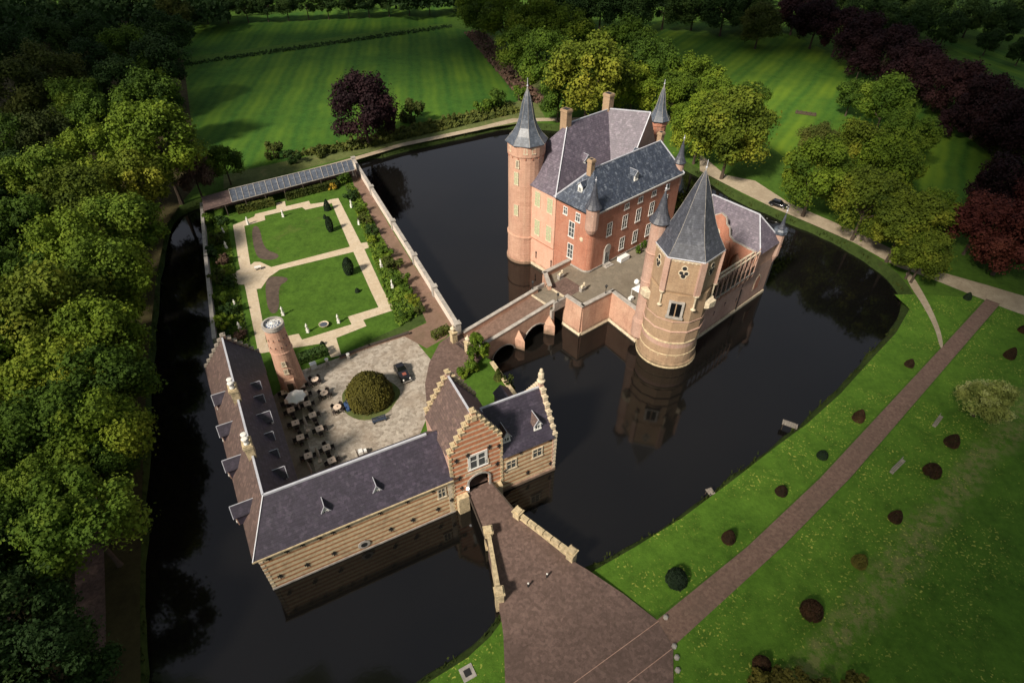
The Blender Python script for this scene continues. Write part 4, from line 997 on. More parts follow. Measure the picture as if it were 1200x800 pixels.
# ------------------------------------------------------------------ fore-castle: south wing, west wing, gatehouse, east wing
def iron_anchor():
    m_ = MB(); m_.bar((0, .08, -.42), (0, .08, .42), .07); m_.bar((-.25, .08, .2), (.25, .08, -.1), .06); m_.bar((-.25, .08, -.2), (.25, .08, .25), .06); return m_.mesh('wall_anchor', ['iron'])
ANC = iron_anchor()
sw = frame_thing('forecastle_range', 'long L-shaped moatside range with dark purple slate roofs and cream banded walls', 'building', S)
m_ = MB(); m_.box(0, 22.5, 0, .6, -5.3, 1.95); m_.build('moat_wall', 'banded_wall', sw)
m_ = MB(); m_.box(-.08, 22.6, -.12, .02, -5.3, -4.75); m_.build('plinth', 'stone_grey', sw)
m_ = MB(); m_.prism([(0.0, .6), (22.4, .6), (22.4, 8.0), (5.6, 8.0), (5.45, 33.9), (-1.55, 34.1), (-.02, .6)], -5.3, 1.95, True); m_.build('court_walls', 'brick_mauve', sw)
m_ = MB()
for k in range(9): m_.box(-.05, .35, -.05, .35, -4.6 + k * .75, -4.3 + k * .75)
m_.box(21.9, 22.55, -.06, .3, -5.2, 1.9); m_.build('quoins', 'stone_pale', sw)
m_ = MB()
EV = 1.95
a_, b0, c_, d_ = (-.45, -.4, EV), (22.6, -.4, EV), (22.6, 8.3, EV), (6.0, 8.3, EV)
r0, r1, r2 = (2.5, 4.1, 6.4), (22.6, 4.1, 6.4), (1.7, 34.0, 6.4)
w0, w1_ = (-2.0, 34.0, EV), (5.75, 34.0, EV)
m_.cm = 0
m_.add([a_, b0, r1, r0], [(0, 1, 2, 3)]); m_.add([c_, d_, r0, r1], [(0, 1, 2, 3)])
m_.add([d_, w1_, r2, r0], [(0, 1, 2, 3)])
m_.cm = 1; m_.add([w0, a_, r0, r2], [(0, 1, 2, 3)])  # west slope: warm sunlight put into a browner, lighter slate
m_.cm = 0; m_.add([b0, c_, r1], [(0, 1, 2)])
rf = m_.build('roof', ['slate_fore', 'slate_brown'], sw)
ridge_line(rf, [(r0, (21.3, 4.1, 6.4)), (r0, r2)], .17)
ridge_line(rf, [(r0, a_)], .07)
m_ = MB(); m_.box(-.5, 22.6, -.52, -.38, EV - .1, EV + .06); m_.build('gutter', 'stone_yellow', sw)
# stepped gable at the far end
o2 = stepped(-1.9, 5.6, 1.5, 6.7, 6)
m_ = MB(); m_.slab([(-1.9, -5.2)] + o2 + [(5.6, -5.2)], (0, 34.0, 0), (1, 0, 0), (0, 1, 0), .5); gb2 = m_.build('stepped_gable', 'brick_mauve', sw)
step_caps(gb2, 'timber_grey', -1.9, 5.6, 1.5, 6.7, 6, (0, 34.0, 0), (1, 0, 0), (0, 1, 0), .5)
chimney(sw, 1.95, 20.9, 5.0, 8.3, .9, 1.5, 'stone_yellow', 0, 2, 'marble')
chimney(sw, 2.25, 10.8, 5.0, 8.3, .9, 1.5, 'stone_yellow', 0, 2, 'marble')
dormer(sw, 8.0, 1.2, 3.15, 270, .75, .7, .75, 1.3, 'white_paint', 'slate_fore', .4, .4)
dormer(sw, 13.9, 1.2, 3.15, 270, .75, .7, .75, 1.3, 'white_paint', 'slate_fore', .4, .4)
window(sw, 21.1, 0, -.9, 270, 'stone', .8, 1.6)
for a in (1.0, 2.9, 4.6, 6.5, 8.0, 9.7, 13.5, 16.8, 20.0):
    link('wall_anchor', ANC, sw, (a, 0, 1.1), PI)
for a in (1.2, 4.2, 7.3, 14.2, 17.0, 20.3): link('wall_anchor', ANC, sw, (a, 0, -3.0), PI)
link('wall_anchor', ANC, sw, (22.2, -.07, -2.2), PI)
m_ = MB(); m_.T = Matrix.Translation((10.8, -.02, -3.7)) @ Matrix.Rotation(PI / 2, 4, 'X'); m_.lathe([(.75, 0), (.75, .1), (.5, .12)], 10); m_.cm = 1; m_.lathe([(.42, .1), (.42, .13)], 8); m_.build('round_vent', ['stone_grey', 'iron'], sw)
# big dormers to the wood side, small ones to the court
for b_, wht in ((25.3, 0), (19.3, 0), (13.3, 1), (6.3, 0)):
    dormer(sw, -1.1, b_ - .6, 2.3, 180, 1.5, 1.3, 1.0, 2.8, 'brick_mauve', 'slate_fore', .7, .9)
for b_, big in ((25.0, 0), (22.2, 0), (18.4, 1), (15.0, 0), (11.9, 0), (8.6, 1)):
    if big: dormer(sw, 5.0, b_, 2.7, 0, 1.6, 1.0, .9, 2.2, 'white_paint', 'slate_fore', .6, .7)
    else: dormer(sw, 4.7, b_, 3.0, 0, 1.1, .6, .7, 1.8, 'brick_mauve', 'slate_fore', .4, .4)

gh = frame_thing('gatehouse', 'tall gatehouse with banded stepped gable above a dark arched gateway and brown slate roof', 'gatehouse', S)
gx0, gx1, gy0, gy1, gz = 22.5, 29.3, .0, 8.0, 5.9
st_ = stepped(gx0, gx1, gz - .3, 11.9, 6)
arch = [(24.55, -5.2), (24.55, -.5)] + [(26.05 - 1.5 * math.cos(PI * k / 10), -.5 + 1.35 * math.sin(PI * k / 10)) for k in range(1, 10)] + [(27.55, -.5), (27.55, -5.2)]
m_ = MB(); m_.slab([(gx0, -5.3), (gx0, gz - .3)] + st_ + [(gx1, gz - .3), (gx1, -5.3)] + list(reversed(arch)), (0, gy0, 0), (1, 0, 0), (0, 1, 0), .6); fg = m_.build('front_gable', 'banded_gable', gh)
step_caps(fg, 'stone_yellow', gx0, gx1, gz - .3, 11.9, 6, (0, gy0, 0), (1, 0, 0), (0, 1, 0), .6)
for x in (gx0, gx1):
    m_ = MB()
    m_.box(x - .1 if x == gx0 else x - .1, x + .1, gy0 - .05, gy0 + .08, -5.2, 5.6)
    for k in range(14): m_.box(x - .12 if x == gx0 else x - .28, x + .28 if x == gx0 else x + .12, gy0 - .08, gy0 + .1, -4.9 + k * .78, -4.5 + k * .78)
    m_.build('quoins', 'stone_yellow', fg)
m_ = MB(); m_.box(25.6, 26.2, -.12, .1, 10.6, 11.3); m_.build('niche', 'stone_yellow', fg)
m_ = MB()
pts_ = [(24.55, -2.2)] + arch[1:-1] + [(27.55, -2.2)]
for p, q in zip(pts_[:-1], pts_[1:]): m_.bar((p[0], gy0 - .03, p[1]), (q[0], gy0 - .03, q[1]), .17)
m_.build('arch_surround', 'stone_grey', fg)
st2 = stepped(gx0, gx1, gz - .3, 11.6, 6)
m_ = MB(); m_.slab([(gx0, -5.3), (gx0, gz - .3)] + st2 + [(gx1, gz - .3), (gx1, -5.3)] + list(reversed(arch)), (0, gy1 - .5, 0), (1, 0, 0), (0, 1, 0), .5); bgb = m_.build('rear_gable', 'brick_mauve', gh)
step_caps(bgb, 'stone_yellow', gx0, gx1, gz - .3, 11.6, 6, (0, gy1 - .5, 0), (1, 0, 0), (0, 1, 0), .5)
m_ = MB(); m_.box(gx0 + .03, gx0 + .5, .6, gy1 - .5, -5.2, gz - .2); m_.box(gx1 - .5, gx1 - .03, .6, gy1 - .5, -5.2, gz - .2); m_.build('side_walls', 'brick_mauve', gh)
m_ = MB(); m_.cm = 0; xm = (gx0 + gx1) / 2
m_.add([(gx0 - .2, .58, gz - .25), (gx0 - .2, gy1 - .52, gz - .25), (xm, gy1 - .52, 11.0), (xm, .58, 11.0)], [(0, 1, 2, 3)])  # west slope browner than the east, sunlight painted into the slate
m_.cm = 1; m_.add([(gx1 + .2, .58, gz - .25), (gx1 + .2, gy1 - .52, gz - .25), (xm, gy1 - .52, 11.0), (xm, .58, 11.0)], [(0, 1, 2, 3)])
r_ = m_.build('roof', ['slate_brown', 'slate_fore'], gh); ridge_line(r_, [((xm, .6, 11.0), (xm, gy1 - .5, 11.0))], .15)
window(gh, 26.05, gy0, 2.2, 270, 'cross', 1.9, 2.3, 'stone cross window above the gateway')
m_ = MB(); m_.box(24.6, 25.1, -.08, .1, 2.2, 2.9); m_.box(27.0, 27.5, -.08, .1, 2.2, 2.9); m_.box(24.3, 27.8, -.05, .1, 1.2, 1.55); m_.build('stone_dressing', 'stone_pale', gh)
for a, z in ((23.3, 4.8), (28.9, 4.5), (24.8, 5.0), (27.6, 5.0), (23.5, 1.4), (28.6, 1.2), (23.7, -.8)): link('wall_anchor', ANC, gh, (a, gy0, z), PI)
for a, zt_ in ((23.6, -1.9), (28.3, -2.6)):      # low buttress piers flanking the gate
    m_ = MB(); m_.prism([(a - .75, gy0), (a + .75, gy0), (a + .7, gy0 - .8), (a - .7, gy0 - .8)], -5.3, zt_); m_.build('gate_pier', 'stone_yellow', gh)
m_ = MB(); m_.ball((24.35, gy0 - .35, -.9), .2, 10); m_.cm = 1; m_.bar((24.35, gy0, -.7), (24.35, gy0 - .35, -.7), .05); m_.build('gate_lamp', ['lamp_glow', 'iron'], gh)
m_ = MB(); m_.box(24.6, 27.5, .6, 7.4, FOR - .05, FOR + .02); m_.build('passage_floor', 'brick_paving', gh)

ew = frame_thing('east_range', 'short banded moatside range with two dormers and stepped end gable topped by stone figure', 'building', S)
ex1 = 37.1
m_ = MB(); m_.box(29.32, ex1 - .45, 0.0, .6, -5.3, 2.1); m_.build('moat_wall', 'banded_wall', ew)
m_ = MB(); m_.box(29.32, ex1 - .46, .6, 8.0, -5.3, 2.1); m_.build('court_walls', 'brick_mauve', ew)
m_ = MB(); m_.box(29.3, ex1 + .1, -.25, .01, -5.3, -4.5); m_.build('plinth', 'brick_mauve', ew)
m_ = MB(); m_.add([(29.3, -.35, 2.05), (ex1 - .4, -.35, 2.05), (ex1 - .4, 4.1, 7.3), (28.3, 4.1, 7.3)], [(0, 1, 2, 3)]); m_.add([(29.3, 8.35, 2.05), (ex1 - .4, 8.35, 2.05), (ex1 - .4, 4.1, 7.3), (28.3, 4.1, 7.3)], [(0, 1, 2, 3)])
r_ = m_.build('roof', 'slate_fore', ew); ridge_line(r_, [((28.4, 4.1, 7.3), (ex1 - .4, 4.1, 7.3)), ((28.4, 4.1, 7.3), (29.4, .4, 3.2))], .15)
e_ = stepped(-.1, 8.2, 1.6, 8.2, 7)
m_ = MB(); m_.slab([(-.1, -5.3)] + e_ + [(8.2, -5.3)], (ex1 - .45, 0, 0), (0, 1, 0), (1, 0, 0), .5); eg = m_.build('end_gable', 'brick_mauve', ew)
step_caps(eg, 'stone_pale', -.1, 8.2, 1.6, 8.2, 7, (ex1 - .45, 0, 0), (0, 1, 0), (1, 0, 0), .5)
m_ = MB()
m_.box(ex1 - .2, ex1 + .08, -.12, .15, -5.2, 2.0)
for k in range(9): m_.box(ex1 - .35, ex1 + .1, -.16, .2, -4.6 + k * .78, -4.2 + k * .78)
m_.build('quoins', 'stone_pale', eg)
m_ = MB(); m_.lathe([(.5, 8.3), (.55, 8.5), (.3, 8.7), (.42, 9.2), (.38, 9.7), (.2, 9.9), (.26, 10.15), (.18, 10.4), (.03, 10.5)], 10, (ex1 - .2, 4.05)); m_.build('gable_figure', 'stone_pale', eg)
dormer(ew, 30.4, .9, 3.5, 270, 1.0, 1.0, .85, 1.8, 'white_paint', 'slate_brown', .6, .6)
dormer(ew, 34.8, .9, 3.5, 270, 1.0, 1.0, .85, 1.8, 'white_paint', 'slate_brown', .6, .6)
window(ew, 30.6, 0, -.9, 270, 'stone', 1.2, 1.5); window(ew, 34.4, 0, -.7, 270, 'stone', 1.2, 1.5)
for a, z in ((31.9, 1.6), (36.2, 1.7), (29.8, -1.0), (36.5, -3.4), (33, -3.3)): link('wall_anchor', ANC, ew, (a, 0, z), PI)
m_ = MB(); m_.add([(33.0, 8.3, 2.2), (33.0, 10.4, 2.2), (34.2, 10.4, 3.3), (34.2, 6.0, 3.3)], [(0, 1, 2, 3)]); m_.add([(35.4, 8.3, 2.2), (35.4, 10.4, 2.2), (34.2, 10.4, 3.3), (34.2, 6.0, 3.3)], [(0, 1, 2, 3)]); m_.prism([(33.2, 8.1), (35.2, 8.1), (35.2, 10.3), (33.2, 10.3)], -5, 2.2)
m_.build('stair_annexe', 'slate_fore', ew)

# gate deck and its parapets
gd = frame_thing('gate_bridge', 'narrow brick deck leading over the moat to the gatehouse arch', 'bridge', S)
q = [S.l(P(549, 576, zq)), S.l(P(575, 566, zq)), S.l(P(611, 608, zq)), S.l(P(572, 640, zq))]
q[0] = Vector((24.4, .3, zq)); q[1] = Vector((27.7, .3, zq))
n = 4
m_ = MB(); m_.add([Vector((p.x, p.y, zq)) for p in q] + [Vector((p.x, p.y, zq - .4)) for p in q], [(0, 1, 2, 3), (7, 6, 5, 4), (0, 4, 5, 1), (1, 5, 6, 2), (2, 6, 7, 3), (3, 7, 4, 0)]); m_.build('deck', 'brick_paving', gd)
m_ = MB(); 
for a, b_ in ((q[0], q[3]), (q[1], q[2])): m_.bar(Vector((a.x, a.y, zq + .1)), Vector((b_.x, b_.y, zq + .1)), .1)
m_.build('edge_beam', 'timber_dark', gd)
m_ = MB(); mid = (q[0] + q[1] + q[2] + q[3]) / 4; m_.cbox((mid.x, mid.y, -5.3), 2.6, .7, 2.7, 0); m_.build('pier', 'brick_mauve', gd)
def balustrade(a_px, b_px, label, balusters):
    za = FOR + .9; a, b_ = P(*a_px, za), P(*b_px, za - .25); d = b_ - a; d.z = 0; L = d.length; rz = math.atan2(d.y, d.x)
    t = thing('stone_parapet', label, 'parapet', (a.x, a.y, FOR), rz, 'parapets of the gate bridge')
    m_ = MB()
    for x in (0, L): m_ = MB(); m_.box(x - .45, x + .45, -.45, .45, -2.6, 1.05); m_.box(x - .58, x + .58, -.58, .58, 1.05, 1.2); m_.box(x - .4, x + .4, -.4, .4, 1.2, 1.38); m_.build('end_pillar', 'stone_yellow', t)
    m_ = MB(); m_.box(.45, L - .45, -.2, .2, -2.4, .12); 
    if not balusters: m_.box(.45, L - .45, -.14, .14, .12, .72)
    m_.build('base_wall', 'stone_yellow', t)
    if balusters:
        nb = 6
        for k in range(nb):
            x0, x1 = .5 + (L - 1) * k / nb, .5 + (L - 1) * (k + 1) / nb
            m_ = MB(); m_.box(x0 + .12, x1 - .12, -.17, .17, .12, .78); m_.box(x0 + .05, x1 - .05, -.24, .24, .78, .92); m_.build('merlon', 'stone_yellow', t)
    else:
        m_ = MB(); m_.box(.45, L - .45, -.24, .24, .72, .86); m_.build('coping', 'stone_yellow', t)
balustrade((607, 600), (670, 648), 'yellow stone parapet of blocks on the moat side right of the gate deck', True)
balustrade((572, 622), (585, 695), 'yellow stone parapet with plain coping left of the gate deck', False)

# ------------------------------------------------------------------ round garden tower
gt = thing('garden_tower', 'round weathered red brick tower with pale parapet and glazed top, beside the court', 'tower', P(344.5, 452, FOR))
def gr(z): return 1.85 - .045 * z
m_ = MB(); m_.lathe([(2.0, -.3), (gr(.4), .4), (gr(7.5), 7.5), (gr(7.6) + .1, 7.6), (gr(7.8), 7.8), (gr(11.5), 11.5)], 28); m_.build('shaft', 'brick_tower', gt)
m_ = MB(); m_.lathe([(gr(11.4), 11.4), (1.48, 11.6), (1.48, 12.2), (1.22, 12.24), (1.22, 11.7)], 28, capb=False, capt=True); m_.build('parapet', 'stone_grey', gt)
m_ = MB(); m_.lathe([(1.2, 11.75), (.9, 11.95), (.05, 12.2)], 12); gl_ = m_.build('glass_roof', 'blue_paint', gt)
m_ = MB()
for k in range(12): t = 2 * PI * k / 12; m_.bar((1.2 * math.cos(t), 1.2 * math.sin(t), 11.8), (0, 0, 12.25), .07)
for r_, z_ in ((1.18, 11.8), (.7, 12.03)):
    for k in range(24): t, u_ = 2 * PI * k / 24, 2 * PI * (k + 1) / 24; m_.bar((r_ * math.cos(t), r_ * math.sin(t), z_), (r_ * math.cos(u_), r_ * math.sin(u_), z_), .06)
m_.build('glazing_bars', 'white_paint', gl_)
for ang in (-150, -120, -90, -60, -30, 0):
    t = R(ang)
    for z in (9.9, 8.6): window(gt, gr(z) * math.cos(t), gr(z) * math.sin(t), z, ang, 'arrow', .10, .22)
for z in (5.6, 4.2): window(gt, gr(z - .4) * math.cos(R(-75)), gr(z - .4) * math.sin(R(-75)), z, -75, 'stone', .26, .6)
m_ = MB(); m_.T = Matrix.Translation((gr(0) * math.cos(R(-75)), gr(0) * math.sin(R(-75)), 0)) @ Matrix.Rotation(R(-165), 4, 'Z')
m_.box(-.7, .7, -.3, .2, 0, 3.0); m_.build('doorcase', 'brick_tower', gt)
m_ = MB(); m_.T = Matrix.Translation((gr(0) * math.cos(R(-75)), gr(0) * math.sin(R(-75)), 0)) @ Matrix.Rotation(R(-165), 4, 'Z'); m_.box(-.42, .42, .2, .25, 0, 2.4); m_.build('door', 'door_brown', gt)

# ------------------------------------------------------------------ trees and shrubs
def crown_mesh(name, seed, n, size, mat, lobes=18, squash=.85, shape='tree', spread=1.0, core=True):
    """unit crown: radius about 1, centred at the origin; small leaf clusters on many overlapping boughs"""
    r = random.Random(seed); L = []
    if shape == 'tree':
        for k in range(lobes):
            z = r.uniform(-.75, .98); t = r.uniform(0, 2 * PI); rad = math.sqrt(max(0, 1 - z * z)) * r.uniform(.45, .82)
            L.append((Vector((rad * math.cos(t), rad * math.sin(t), z * .78)), r.uniform(.16, .36)))
        L.append((Vector((0, 0, 0)), .62))
    elif shape == 'dome': L.append((Vector((0, 0, 0)), 1.0))
    vs, fs = [], []
    for i in range(n):
        if shape == 'cone':
            h = r.random() ** 1.5; rad = min(1, (1 - h) ** .62 * (.8 + .5 * min(h, .4))) * r.uniform(.82, 1.05); t = r.uniform(0, 2 * PI)
            c = Vector((rad * math.cos(t), rad * math.sin(t), -1 + 2 * h)); nr = Vector((math.cos(t), math.sin(t), .5))
        elif shape == 'column':
            h = r.random(); rad = math.sin(PI * min(1, .12 + h * .88)) ** .5 * r.uniform(.85, 1.05); t = r.uniform(0, 2 * PI)
            c = Vector((rad * math.cos(t), rad * math.sin(t), -1 + 2 * h)); nr = Vector((math.cos(t), math.sin(t), .3))
        else:
            lc, lr = L[r.randrange(len(L))]
            d = Vector((r.gauss(0, 1), r.gauss(0, 1), r.gauss(.25, 1))).normalized()
            if shape == 'dome' and d.z < -.1: d.z = -d.z
            rr = lr * ((.80 + .55 * noise.noise(d * 2.6 + lc * 9)) * r.uniform(.82, 1.08) if shape == 'tree' else r.uniform(.93, 1.03) + .06 * noise.noise(d * 4))
            if shape == 'tree' and r.random() < .06: rr = lr * r.uniform(1.08, 1.3)
            c = lc + d * rr; nr = d
            if shape == 'tree': c.z *= squash / .85
            if shape == 'dome': c.z *= squash
        nr = (nr + Vector((r.uniform(-1, 1), r.uniform(-1, 1), r.uniform(-.6, 1))) * .7).normalized()
        u = nr.orthogonal().normalized(); u.rotate(Matrix.Rotation(r.uniform(0, 6.28), 3, nr)); v_ = nr.cross(u)
        s_ = size * r.uniform(.6, 1.35); o_ = len(vs)
        vs += [c - u * s_ * .5 - v_ * s_ * .35, c + u * s_ * .5 - v_ * s_ * .5, c + u * s_ * .35 + v_ * s_ * .5, c - u * s_ * .45 + v_ * s_ * .4 + nr * s_ * .2]
        fs.append((o_, o_ + 1, o_ + 2, o_ + 3))
    me = bpy.data.meshes.new(name); me.from_pydata([tuple(p) for p in vs], [], fs); me.materials.append(MATS[mat]); return me
def trunk_mesh(seed, h=1.0):
    """unit trunk: from z=0 to the crown centre at z=1, with limbs"""
    r = random.Random(seed); m_ = MB()
    m_.lathe([(.042, 0), (.030, .12), (.024, .6), (.014, 1.0)], 7)
    for k in range(6):
        t = 2 * PI * k / 6 + r.uniform(-.4, .4); z0 = r.uniform(.45, .8)
        a = Vector((0, 0, z0)); b_ = a + Vector((math.cos(t) * .22, math.sin(t) * .22, .22)); c = b_ + Vector((math.cos(t) * .12, math.sin(t) * .12, .16))
        m_.bar(a, b_, .014, 5); m_.bar(b_, c, .008, 4)
    return m_.mesh('trunk', ['bark'])
TR = [trunk_mesh(k) for k in range(3)]
CR = {}
def crown(mat, k, big=True):
    key = (mat, k, big)
    if key not in CR: CR[key] = crown_mesh('crown', hash_(mat) + k, 21000 if big else 8000, .043 if big else .064, mat, lobes=38 if big else 26)
    return CR[key]
def hash_(s_): return sum((i + 3) * ord(ch) for i, ch in enumerate(s_))
tcount = [0]
def in_poly(p, poly):
    c_ = False; j = len(poly) - 1
    for i in range(len(poly)):
        a, b_ = poly[i], poly[j]
        if (a.y > p.y) != (b_.y > p.y) and p.x < (b_.x - a.x) * (p.y - a.y) / (b_.y - a.y) + a.x: c_ = not c_
        j = i
    return c_
BANK = offset(moat, 2.2)
def tree(cx, cy, rpx, mat, label, group=None, z0=OUT, hk=1.2, cat='tree', name='tree', sq=.85):
    """a tree whose crown is seen centred at (cx, cy) with radius rpx"""
    rw = 5.0
    for _ in range(5):
        zc = z0 + rw * hk; p = P(cx, cy, zc); d = p.y * CC - (zc - CAMH) * CS; rw = rpx * d / F_PX
    zc = z0 + rw * hk; p = P(cx, cy, zc); tcount[0] += 1; i = tcount[0]
    if in_poly(p, BANK):          # keep every trunk on dry land
        q = min((b_ for b_ in BANK), key=lambda b_: (b_.x - p.x) ** 2 + (b_.y - p.y) ** 2); p = Vector((q.x, q.y, p.z))
    t = thing(name, label, cat, (p.x, p.y, z0), (i * 2.4) % 6.28, group)
    k = link('trunk', TR[i % 3], t); k.scale = (rw * 1.3, rw * 1.3, rw * hk)
    c = link('crown', crown(mat, i % 4, rpx >= 22), t, (0, 0, rw * hk)); c.scale = (rw, rw, rw * sq * rnd.uniform(.95, 1.15))
    return t
ORD = ['first', 'second', 'third', 'fourth', 'fifth', 'sixth', 'seventh', 'eighth', 'ninth', 'tenth', 'eleventh', 'twelfth', 'thirteenth', 'fourteenth']
TONE = {'leaf_spring': 'fresh green', 'leaf_yellow': 'yellow green', 'leaf_green': 'mid green', 'leaf_dark': 'dark green', 'leaf_olive': 'olive brown', 'leaf_copper': 'dark copper', 'leaf_red': 'copper red', 'leaf_bare': 'brown budding', 'leaf_blossom': 'pale flowering'}
def row(trees, where, group, what='tree', hk=1.2, k=1.15):
    for i, (x, y, r_, m_) in enumerate(trees):
        r_ *= k
        tree(x, y, r_, m_, '%s %s, %s %s' % (TONE[m_], what, ORD[i], where), group, hk=hk)
SP, YE, GR, DK, OL = 'leaf_spring', 'leaf_yellow', 'leaf_green', 'leaf_dark', 'leaf_olive'
row([(132, 588, 62, GR), (164, 525, 40, GR), (118, 512, 52, SP), (156, 448, 50, GR), (152, 385, 48, SP), (158, 322, 48, SP), (174, 262, 42, GR), (156, 215, 38, YE), (205, 172, 50, SP), (178, 120, 34, GR), (185, 74, 30, DK), (198, 38, 24, DK), (204, 12, 18, OL)],
    'from the front, left wood, moatside row', 'trees of the left wood', hk=1.35, k=1.2)
row([(52, 580, 50, GR), (60, 505, 54, GR), (72, 440, 52, SP), (68, 368, 56, YE), (88, 300, 46, SP), (92, 240, 42, YE), (112, 190, 38, SP), (122, 145, 32, GR), (140, 100, 30, DK), (150, 62, 26, GR), (172, 92, 24, GR)],
    'from the front, left wood, second row from moat', 'trees of the left wood', hk=1.35, k=1.2)
row([(0, 630, 55, GR), (2, 552, 52, GR), (8, 478, 50, SP), (10, 405, 50, GR), (20, 335, 46, GR), (32, 272, 42, GR), (50, 215, 38, GR), (15, 215, 34, DK), (60, 165, 32, OL), (90, 122, 30, GR), (105, 75, 26, DK)],
    'from the front, left wood, third row from moat', 'trees of the left wood', hk=1.35, k=1.2)
row([(-45, 520, 50, GR), (-42, 430, 50, GR), (-38, 350, 46, GR), (-25, 285, 42, DK), (-15, 235, 38, DK), (5, 170, 34, GR), (22, 110, 36, OL), (60, 90, 32, OL), (15, 62, 28, DK), (62, 45, 24, DK), (112, 42, 22, DK)],
    'from the front, outermost row at the left edge', 'trees of the left wood', hk=1.35, k=1.2)
row([(15, 720, 58, DK), (60, 790, 60, DK), (-40, 680, 60, DK), (-30, 800, 70, DK)], 'listed from the top, dark lower left corner', 'trees of the left wood', hk=1.35, k=1.2)
tree(228, 210, 26, 'leaf_bare', 'brown leafless-looking tree between the left wood and the garden shelter')
tree(262, 190, 24, GR, 'round green tree between the left wood and the lower field')
tree(425, 127, 46, 'leaf_copper', 'lone copper beech standing in front of the lower left field', hk=1.0)
row([(560, 12, 22, GR), (592, 22, 26, SP), (630, 30, 28, SP), (605, 58, 24, GR), (640, 70, 30, GR), (668, 40, 26, SP), (690, 88, 42, YE), (655, 110, 24, GR), (735, 55, 30, GR), (765, 82, 30, GR), (742, 104, 24, SP), (790, 112, 24, SP), (720, 88, 26, GR), (815, 95, 26, SP)],
    'from the far end, tree belt behind the keep', 'trees behind the keep', hk=1.1, k=1.25)
row([(812, 148, 32, SP), (862, 152, 44, YE), (838, 120, 26, SP), (880, 118, 22, GR)], 'from the left, trees beside the main spire', 'trees beside the main spire', hk=1.25, k=1.15)
row([(958, 205, 46, SP), (1000, 178, 40, YE), (1040, 195, 42, SP), (1015, 238, 44, YE), (1052, 262, 46, YE), (1085, 298, 34, YE), (1030, 296, 30, SP), (1088, 250, 36, SP), (1040, 120, 36, GR), (1065, 158, 34, GR), (1000, 110, 22, GR), (960, 165, 26, OL)],
    'from the left, clump right of the castle', 'trees right of the castle', hk=1.2, k=.98)
row([(934, 12, 26, 'leaf_copper'), (958, 26, 28, 'leaf_copper'), (985, 36, 28, 'leaf_copper'), (1012, 48, 30, 'leaf_copper'), (1040, 62, 30, 'leaf_copper'), (1068, 76, 32, 'leaf_copper'), (1096, 92, 32, 'leaf_copper'), (1126, 108, 34, 'leaf_copper'), (1156, 126, 36, 'leaf_copper'), (1188, 146, 38, 'leaf_copper'), (1222, 168, 40, 'leaf_copper'), (1010, 74, 18, 'leaf_copper'), (1120, 140, 20, 'leaf_copper')],
    'from the far end, copper row beyond the right field', 'row of copper beeches', 'copper beech', hk=.95, k=1.08)
row([(1150, 262, 40, 'leaf_red'), (1185, 220, 42, 'leaf_copper'), (1190, 280, 48, 'leaf_red'), (1225, 250, 50, 'leaf_red')], 'from the left, group at the right edge', 'copper beeches at the right edge', 'beech', hk=1.05, k=1.0)
row([(892, 28, 20, OL), (880, 8, 22, DK), (850, 10, 22, DK), (815, 6, 20, DK), (780, 5, 20, DK), (745, 8, 20, DK), (705, 4, 22, DK), (675, 6, 20, DK), (640, 2, 20, DK)], 'from the right, dark hedgerow beyond the right field', 'hedgerow beyond the right field', hk=1.0, k=1.35)
row([(985, 4, 22, DK), (1012, 12, 24, DK), (1040, 22, 20, DK), (1066, 34, 18, DK), (1080, 20, 22, DK), (1110, 34, 20, DK), (1140, 18, 24, DK), (1175, 30, 24, DK), (1050, 6, 22, DK), (1100, 4, 22, DK), (1200, 10, 26, DK), (1160, 48, 16, DK), (1200, 58, 18, DK)], 'from the left, wood at the upper right corner', 'wood at the upper right corner', hk=1.0, k=1.0)
row([(214 + 24 * k, 9 - 1.0 * k, 12, DK) for k in range(13)], 'from the left, hedgerow above the upper left field', 'hedgerow above the upper left field', hk=1.2, k=1.3)
row([(4 + 20 * k, 26 - 2.6 * k, 13, DK) for k in range(9)], 'from the left, tree line at the upper left corner', 'line of trees at the upper left corner', hk=1.2, k=1.3)
tree(1157, 466, 32, 'leaf_blossom', 'small pale flowering tree on the lawn at the right', hk=1.0)
# far-off wood as one mass
m_ = MB(); rr = random.Random(5); vs, fs = [], []
def clumps(centres, n, size):
    for c, R_ in centres:
        for i in range(n):
            d = Vector((rr.gauss(0, 1), rr.gauss(0, 1), abs(rr.gauss(0, 1)))).normalized(); p = c + Vector((d.x * R_, d.y * R_, d.z * R_ * .9)) * rr.uniform(.75, 1.1)
            u = Vector((rr.uniform(-1, 1), rr.uniform(-1, 1), rr.uniform(-1, 1))).normalized(); v_ = u.orthogonal().normalized(); s_ = size * rr.uniform(.6, 1.4); o_ = len(vs)
            vs.extend([p - u * s_, p - v_ * s_, p + u * s_, p + v_ * s_]); fs.append((o_, o_ + 1, o_ + 2, o_ + 3))
cs_ = []
for k in range(150):
    x = rr.uniform(-330, 420); y = rr.uniform(305 if abs(x + 20) < 110 else 290, 400); cs_.append((Vector((x, y, OUT + 5)), rr.uniform(7, 10)))
for k in range(60):
    x = rr.uniform(-250, -130); y = rr.uniform(235, 330); cs_.append((Vector((x, y, OUT + 5)), rr.uniform(6, 9)))
clumps(cs_, 420, .8)
me = bpy.data.meshes.new('far_wood'); me.from_pydata([tuple(p) for p in vs], [], fs); me.materials.append(MATS['leaf_dark']); o = link('far_wood', me); o['kind'] = 'stuff'; o['label'] = 'dark far-off wood along the top of the view'; o['category'] = 'wood'

